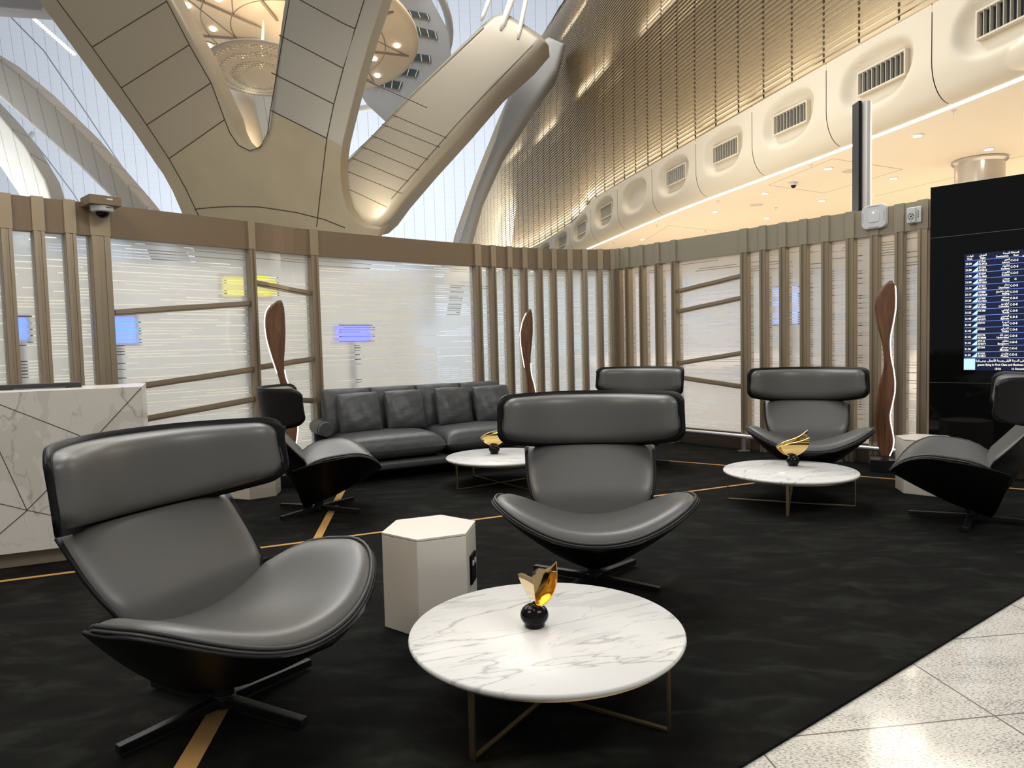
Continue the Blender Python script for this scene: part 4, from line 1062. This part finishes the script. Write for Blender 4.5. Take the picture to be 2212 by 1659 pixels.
ro = slab('trunk', outline, yp, yn, .95, CONC, None, .42, [q for q in range(len(outline)) if q not in (7, 11, 12)], thin=range(26, 43))
def split_column(o):
    nn = Vector(yn).normalized()
    def cutplane(bm, a, b):
        A_ = on_plane(*a, yp, yn); B_ = on_plane(*b, yp, yn); pn = (B_-A_).cross(nn).normalized()
        bmesh.ops.bisect_plane(bm, geom=bm.verts[:]+bm.edges[:]+bm.faces[:], plane_co=A_, plane_no=pn); return A_, pn
    bm = bmesh.new(); bm.from_mesh(o.data)
    P1, n1 = cutplane(bm, (330, 366), (497, 250)); P2, n2 = cutplane(bm, (584, 238), (745, 318))
    up = Vector((0, 0, 1)); n1 = n1 if n1.dot(up) > 0 else -n1; n2 = n2 if n2.dot(up) > 0 else -n2
    mid = on_plane(548, 100, yp, yn).x
    def part(f):
        c = f.calc_center_median()
        if c.x < mid and (c-P1).dot(n1) > 0 and c.z > on_plane(548, 345, yp, yn).z-1.6: return 1
        if c.x > mid and (c-P2).dot(n2) > 0: return 2
        return 0
    for f in bm.faces: f.tag = False
    lab_ = {f.index: part(f) for f in bm.faces}
    for k, (nm, mt) in enumerate((('trunk', CONC), ('arm_cladding', CLAD), ('arm_cladding', CLADG))):
        b2 = bm.copy(); b2.faces.ensure_lookup_table()
        bmesh.ops.delete(b2, geom=[f for f in b2.faces if lab_.get(f.index) != k], context='FACES')
        me = bpy.data.meshes.new(nm); b2.to_mesh(me); b2.free(); me.materials.append(mt)
        try: me.set_sharp_from_angle(angle=R(35))
        except Exception: pass
        q = bpy.data.objects.new(nm, me); C.objects.link(q); q.parent = YC
    bm.free(); bpy.data.objects.remove(o)
split_column(ro)
joints('panel_joint', [[(199, 102), (360, 3)], [(262, 190), (409, 97)], [(317, 270), (456, 179)], [(365, 343), (486, 258)],
    [(123, 0), (199, 102), (262, 190), (317, 270), (365, 343), (400, 405), (432, 472)], [(359, 0), (409, 97), (456, 179), (486, 260), (497, 288), (515, 314), (540, 326), (562, 318), (578, 288), (584, 240), (603, 76+50), (625, 0)],
    [(648, 0), (740, 50), (767, 62)], [(603, 76), (742, 148)], [(586, 157), (721, 225)], [(584, 238), (706, 299)],
    [(787, 0), (767, 63), (742, 147), (721, 226), (706, 299), (694, 400), (684, 490)],
    [(420, 452), (460, 448), (500, 446), (560, 447), (640, 459), (700, 474), (745, 492)]], yp, yn, YC, .014)
# rear arm
RA = empty('leaning_arm', (0, 0, 0), 0, 'pale leaning arm with rounded edges rising to the right behind the forked column', 'column')
rp0 = (0, 25, 3); rn = (.10, 1, -.12)
rarm2 = [(738, 348), (800, 285), (890, 190), (960, 122), (1038, 46), (1062, 26), (1090, 18), (1130, 42), (1172, 70), (1184, 88), (1150, 128), (1080, 190), (1010, 272), (930, 360), (870, 430), (842, 468), (822, 486), (798, 492), (775, 482), (752, 455), (740, 415), (736, 380)]
slab('arm_cladding', rarm2, rp0, rn, 1.1, CLADG, RA, .36, range(len(rarm2)))
joints('panel_joint', [[(x0, y0), (x1, y1)] for (x0, y0), (x1, y1) in (((758, 340), (882, 392)), ((780, 316), (905, 368)), ((802, 292), (925, 345)), ((825, 268), (950, 318)), ((848, 248), (965, 298)), ((738, 365), (868, 418)), ((755, 338), (740, 400)))]+
       [[(757, 338), (800, 298), (900, 196), (1045, 60)], [(845, 430), (900, 368), (985, 270), (1060, 190), (1150, 98)], [(742, 403), (835, 447)]], rp0, rn, RA, .011)
point('arm_uplight', on_plane(790, 430, (0, 23.6, 3), rn), 260, (1, .85, .62), .3)
# struts between arm and roof
for i, (xa, ya, xb, yb) in enumerate(((1040, 44, 1075, -50), (1082, 65, 1122, -50), (1119, 84, 1146, -50))):
    A = on_plane(xa, ya, rp0, rn); B = A+(ray(xb, yb)*A.y-ray(xa, ya)*A.y); mb = MB(); mb.tube([A, A.lerp(B, .12), B], [.05, .11 if i == 1 else .075, .12 if i == 1 else .08], 14)
    tag(mb.build('roof_strut', WHITEP, smooth=True), 'white roof strut, %s of the three on top of the leaning arm' % ['leftmost', 'middle and thickest', 'rightmost'][i], 'strut', 'roof struts')
# grey arch right of the arm and its pale edge
slab('curved_arch', [(1112, 140), (1150, 98), (1186, 76), (1222, 92), (1205, 150), (1150, 230), (1085, 330), (1040, 430), (1010, 540), (985, 700), (960, 700), (985, 540), (1030, 400), (1070, 300), (1095, 215)], (0, 28.5, 3), (0, 1, 0), 1.4, GREYB, None, .3)
tag(bpy.data.objects['curved_arch'], 'grey curved arch between the leaning arm and the louvre screen', 'arch')
# left ribs
def tagl(o, lab, cat, grp=None): return tag(o, lab, cat, grp)
tagl(slab('roof_rib', [(-140, 40), (0, 125), (78, 189), (182, 290), (297, 422), (345, 480), (420, 620), (350, 620), (290, 478), (263, 449), (169, 358), (78, 280), (0, 211), (-140, 105)], (0, 27, 3), (-.1, 1, .12), 1.1, RIB, None, .1), 'long grey curved roof rib crossing the upper left corner', 'roof rib', 'grey roof ribs')
tagl(slab('roof_rib', [(-120, 120), (0, 247), (54, 314), (98, 388), (111, 429), (125, 520), (60, 520), (40, 420), (0, 361), (-120, 260)], (0, 31, 3), (-.1, 1, .1), 1.1, RIB, None, .1), 'short grey curved roof rib at the far left edge above the partition', 'roof rib', 'grey roof ribs')
tagl(slab('roof_rib', [(-60, -60), (70, -60), (96, 12), (90, 24), (0, 18), (-60, 14)], (0, 25, 3), (-.1, 1, .1), .8, mat('mauve_panel', (.30, .28, .29), .5), None, .08), 'dark mauve roof band in the very top left corner', 'roof rib', 'grey roof ribs')
(slab('rear_rib', [(468, 200), (500, 178), (585, 195), (600, 260), (575, 330), (540, 340), (505, 320), (485, 260)], (0, 34, 3), (0, 1, 0), 1, RIB, YC, .2))
mb = MB(); A = on_plane(545, 345, (0, 31, 3), (0, 1, 0)); B = on_plane(500, 130, (0, 33, 3), (0, 1, 0)); mb.tube([A, B], .62, 24); tag(mb.build('inner_pillar', mat('pillar_beige', (.55, .50, .42), .5), smooth=True), 'rounded beige pillar with warm light in the notch between the arms', 'pillar')
point('pillar_uplight', on_plane(540, 300, (0, 29.6, 3), (0, 1, 0)), 130, (1, .8, .5), .2)
for i, (xa, ya, xb, yb) in enumerate(((34, 290, 45, 282), (52, 315, 70, 288))):
    mb = MB(); mb.tube([on_plane(xa, ya, (0, 30.5, 3), (0, 1, 0)), on_plane(xb, yb, (0, 32, 3), (0, 1, 0))], .09, 10)
    tag(mb.build('roof_strut', WHITEP, smooth=True), ['short white stub strut at the far left beside the grey rib', 'longer white strut at the far left below the long rib'][i], 'strut', 'small left struts')
joints('roof_seam', [[(5, 18), (95, 110), (180, 235), (290, 400), (340, 470)], [(36, 262), (100, 340), (160, 420), (190, 470)]], (0, 58, 3), (0, 1, .1), None, .05, mt=mat('seam_grey', (.2, .22, .25), .6))
tag(bpy.data.objects['roof_seam'], 'dark curved seam lines on the white roof lining at the left', 'seam')
m_ = MB(); n0 = (0, 40, 3)
for k in range(18):
    f = k/17; P = on_plane(75+85*f, 42+75*f, n0, (0, 1, .1)); m_.box(P, (.16, .1, .08))
tag(m_.build('roof_light_row', LEDW), 'row of small bright lights on the roof lining at top left', 'light strip')
# far roof lining / wall
far = MB()
far.grid(lambda u, v_: Vector((-90+150*u, 70-8*v_*v_-5*abs(u-.5), -1+62*v_)), lin(0, 1, 30), lin(0, 1, 20))
tag(far.build('wall_far', ROOF, smooth=True), kind='structure')
# hanging disc
q = on_plane(640, 74, (0, 27.5, 0), (0, 1, 0)); RD = 4.55
dz = empty('ceiling_disc', q, 0, 'large round cream ceiling disc with downlights hanging high behind the forked column', 'ceiling disc')
DT = (R(-8), R(3), 0)
mb = MB(); mb.lathe([(.9, -.55), (1.1, -.35), (1.5, -.18), (RD-.25, -.02), (RD-.06, .02), (RD, .12), (RD, .22), (.01, .5)], n=96); o = mb.build('disc', DISC, dz, smooth=True); o.rotation_euler = DT
mb = MB()
for k in range(9): a = 2*PI*k/9+.3; mb.bar((1.3*math.cos(a), 1.3*math.sin(a), -.27), ((RD-.3)*math.cos(a), (RD-.3)*math.sin(a), -.035), .10, .02)
for rr in (2.3, 3.3): 
    mb.tube([(rr*math.cos(2*PI*k/64), rr*math.sin(2*PI*k/64), interp(rr, [1.5, RD-.25], [-.18, -.02])-.005) for k in range(64)], .02, 4, closed=True)
for k in range(9):
    a = 2*PI*k/9+.3; b = 2*PI*(k+1)/9+.3; mb.bar((2.3*math.cos(a), 2.3*math.sin(a), -.14), (4.2*math.cos(b), 4.2*math.sin(b), -.05), .04, .02)
o = mb.build('panel_joint', mat('disc_joint', (.35, .28, .20), .4, .5), dz); o.rotation_euler = DT
for k in range(18):
    a = 2*PI*(k+.5)/18+.3; rr = 3.75 if k % 2 else 3.0
    mb = MB(); mb.lathe([(.001, -.06), (.11, -.05), (.11, 0)], (rr*math.cos(a), rr*math.sin(a), interp(rr, [1.5, RD-.25], [-.18, -.02])), 16); o = mb.build('spotlight', mat('disc_lamp', (1, 1, 1), .5, emis=(1, .9, .75), estr=9), dz) if k == 0 else mb.build('spotlight', bpy.data.materials['disc_lamp'], dz); o.rotation_euler = DT
# perforated dish
DISHM = mat('perforated_dish', (.66, .56, .42), .5)
v = objco(DISHM); vo = N(DISHM, 'ShaderNodeTexVoronoi'); vo.inputs['Scale'].default_value = 11; vo.inputs['Randomness'].default_value = .15; L(DISHM, v, vo.inputs['Vector'])
tt = val(DISHM, 'LESS_THAN', vo.outputs['Distance'], .35); tb = N(DISHM, 'ShaderNodeBsdfTransparent'); ms = N(DISHM, 'ShaderNodeMixShader')
L(DISHM, tt, ms.inputs[0]); L(DISHM, bsdf(DISHM).outputs[0], ms.inputs[1]); L(DISHM, tb.outputs[0], ms.inputs[2])
L(DISHM, ms.outputs[0], DISHM.node_tree.nodes['Material Output'].inputs[0])
q2 = on_plane(562, 150, (0, 25.0, 0), (0, 1, 0)); dish = empty('perforated_dish', q2, 0, 'smaller perforated round dish hanging below the cream ceiling disc', 'lamp')
mb = MB(); RR_ = 1.72; pr = [(.02, -.30)]+[(RR_*t_, -.30*(1-t_**2.2)) for t_ in lin(.08, 1, 12)]
b0 = len(mb.v); mb.lathe(pr, n=72); mb.f.pop(); mb.m.pop(); o = mb.build('bowl', DISHM, dish, smooth=True, solid=.02); o.rotation_euler = (R(-9), R(-3), 0)
mb = MB(); mb.tube([(RR_*math.cos(2*PI*k/72), RR_*math.sin(2*PI*k/72), 0) for k in range(72)], .05, 8, closed=True); o = mb.build('rim', mat('dish_rim', (.5, .46, .42), .4), dish, smooth=True); o.rotation_euler = (R(-9), R(-3), 0)
mb = MB(); mb.tube([(0, 0, -.3), (0, .6, 1.9)], .05, 8); mb.build('hanger', WHITEP, dish)
point('dish_lamp', q2+Vector((0, 0, .9)), 170, (1, .82, .58), .4)
# roof ring and skylight rows behind the disc
RG = empty('roof_ring', on_plane(640, 60, (0, 33, 0), (0, 1, 0)), 0, 'white ring beam arching in the roof behind the ceiling disc', 'ring beam')
mb = MB(); RRg = 6.9; pr_ = []
for k in range(96): a = 2*PI*k/96; pr_.append((RRg*math.cos(a), RRg*.97*math.sin(a), 0))
mb.tube(pr_, .17, 8, closed=True); o = mb.build('beam', WHITEP, RG, smooth=True); o.rotation_euler = (R(-14), 0, 0)
SK = empty('roof_skylight', (0, 0, 0), 0, 'grey roof slab with rows of dark glazing seen right of the ceiling disc', 'skylight')
skp = (0, 37, 3); skn = (0, 1, .5)
slab('roof_slab', [(760, -60), (880, -60), (930, 0), (968, 70), (975, 140), (930, 200), (862, 290), (792, 225), (745, 150)], skp, skn, .4, GREYB, SK)
def skq(seq, name, mt, off): slab(name, seq, Vector(skp)+Vector(skn).normalized()*-off, skn, .05, mt, SK)
for sq in ([(862, 18), (925, 30), (930, 42), (868, 32)], [(885, 54), (942, 68), (946, 84), (890, 72)], [(870, 112), (930, 120), (932, 134), (872, 128)], [(845, 140), (905, 152), (900, 166), (840, 158)], [(806, 166), (870, 178), (864, 194), (812, 184)]):
    skq(sq, 'glazing', BLUEGL, .06)
    A_, B_, C_, D_ = sq
    for f in (.05, .35, .65, .95): joints('mullion', [[(A_[0]+(B_[0]-A_[0])*f, A_[1]+(B_[1]-A_[1])*f), (D_[0]+(C_[0]-D_[0])*f, D_[1]+(C_[1]-D_[1])*f)] ], Vector(skp)+Vector(skn).normalized()*-.14, skn, SK, .018, mt=WHITEP)
# thin stay rod
mb = MB(); mb.tube([on_plane(793, 174, (0, 24.6, 3), (0, 1, 0)), on_plane(922, 232, (0, 24.2, 3), (0, 1, 0))], .022, 6); tag(mb.build('stay_rod', DARKP), 'thin dark rod anchored to the middle of the leaning arm', 'rod')
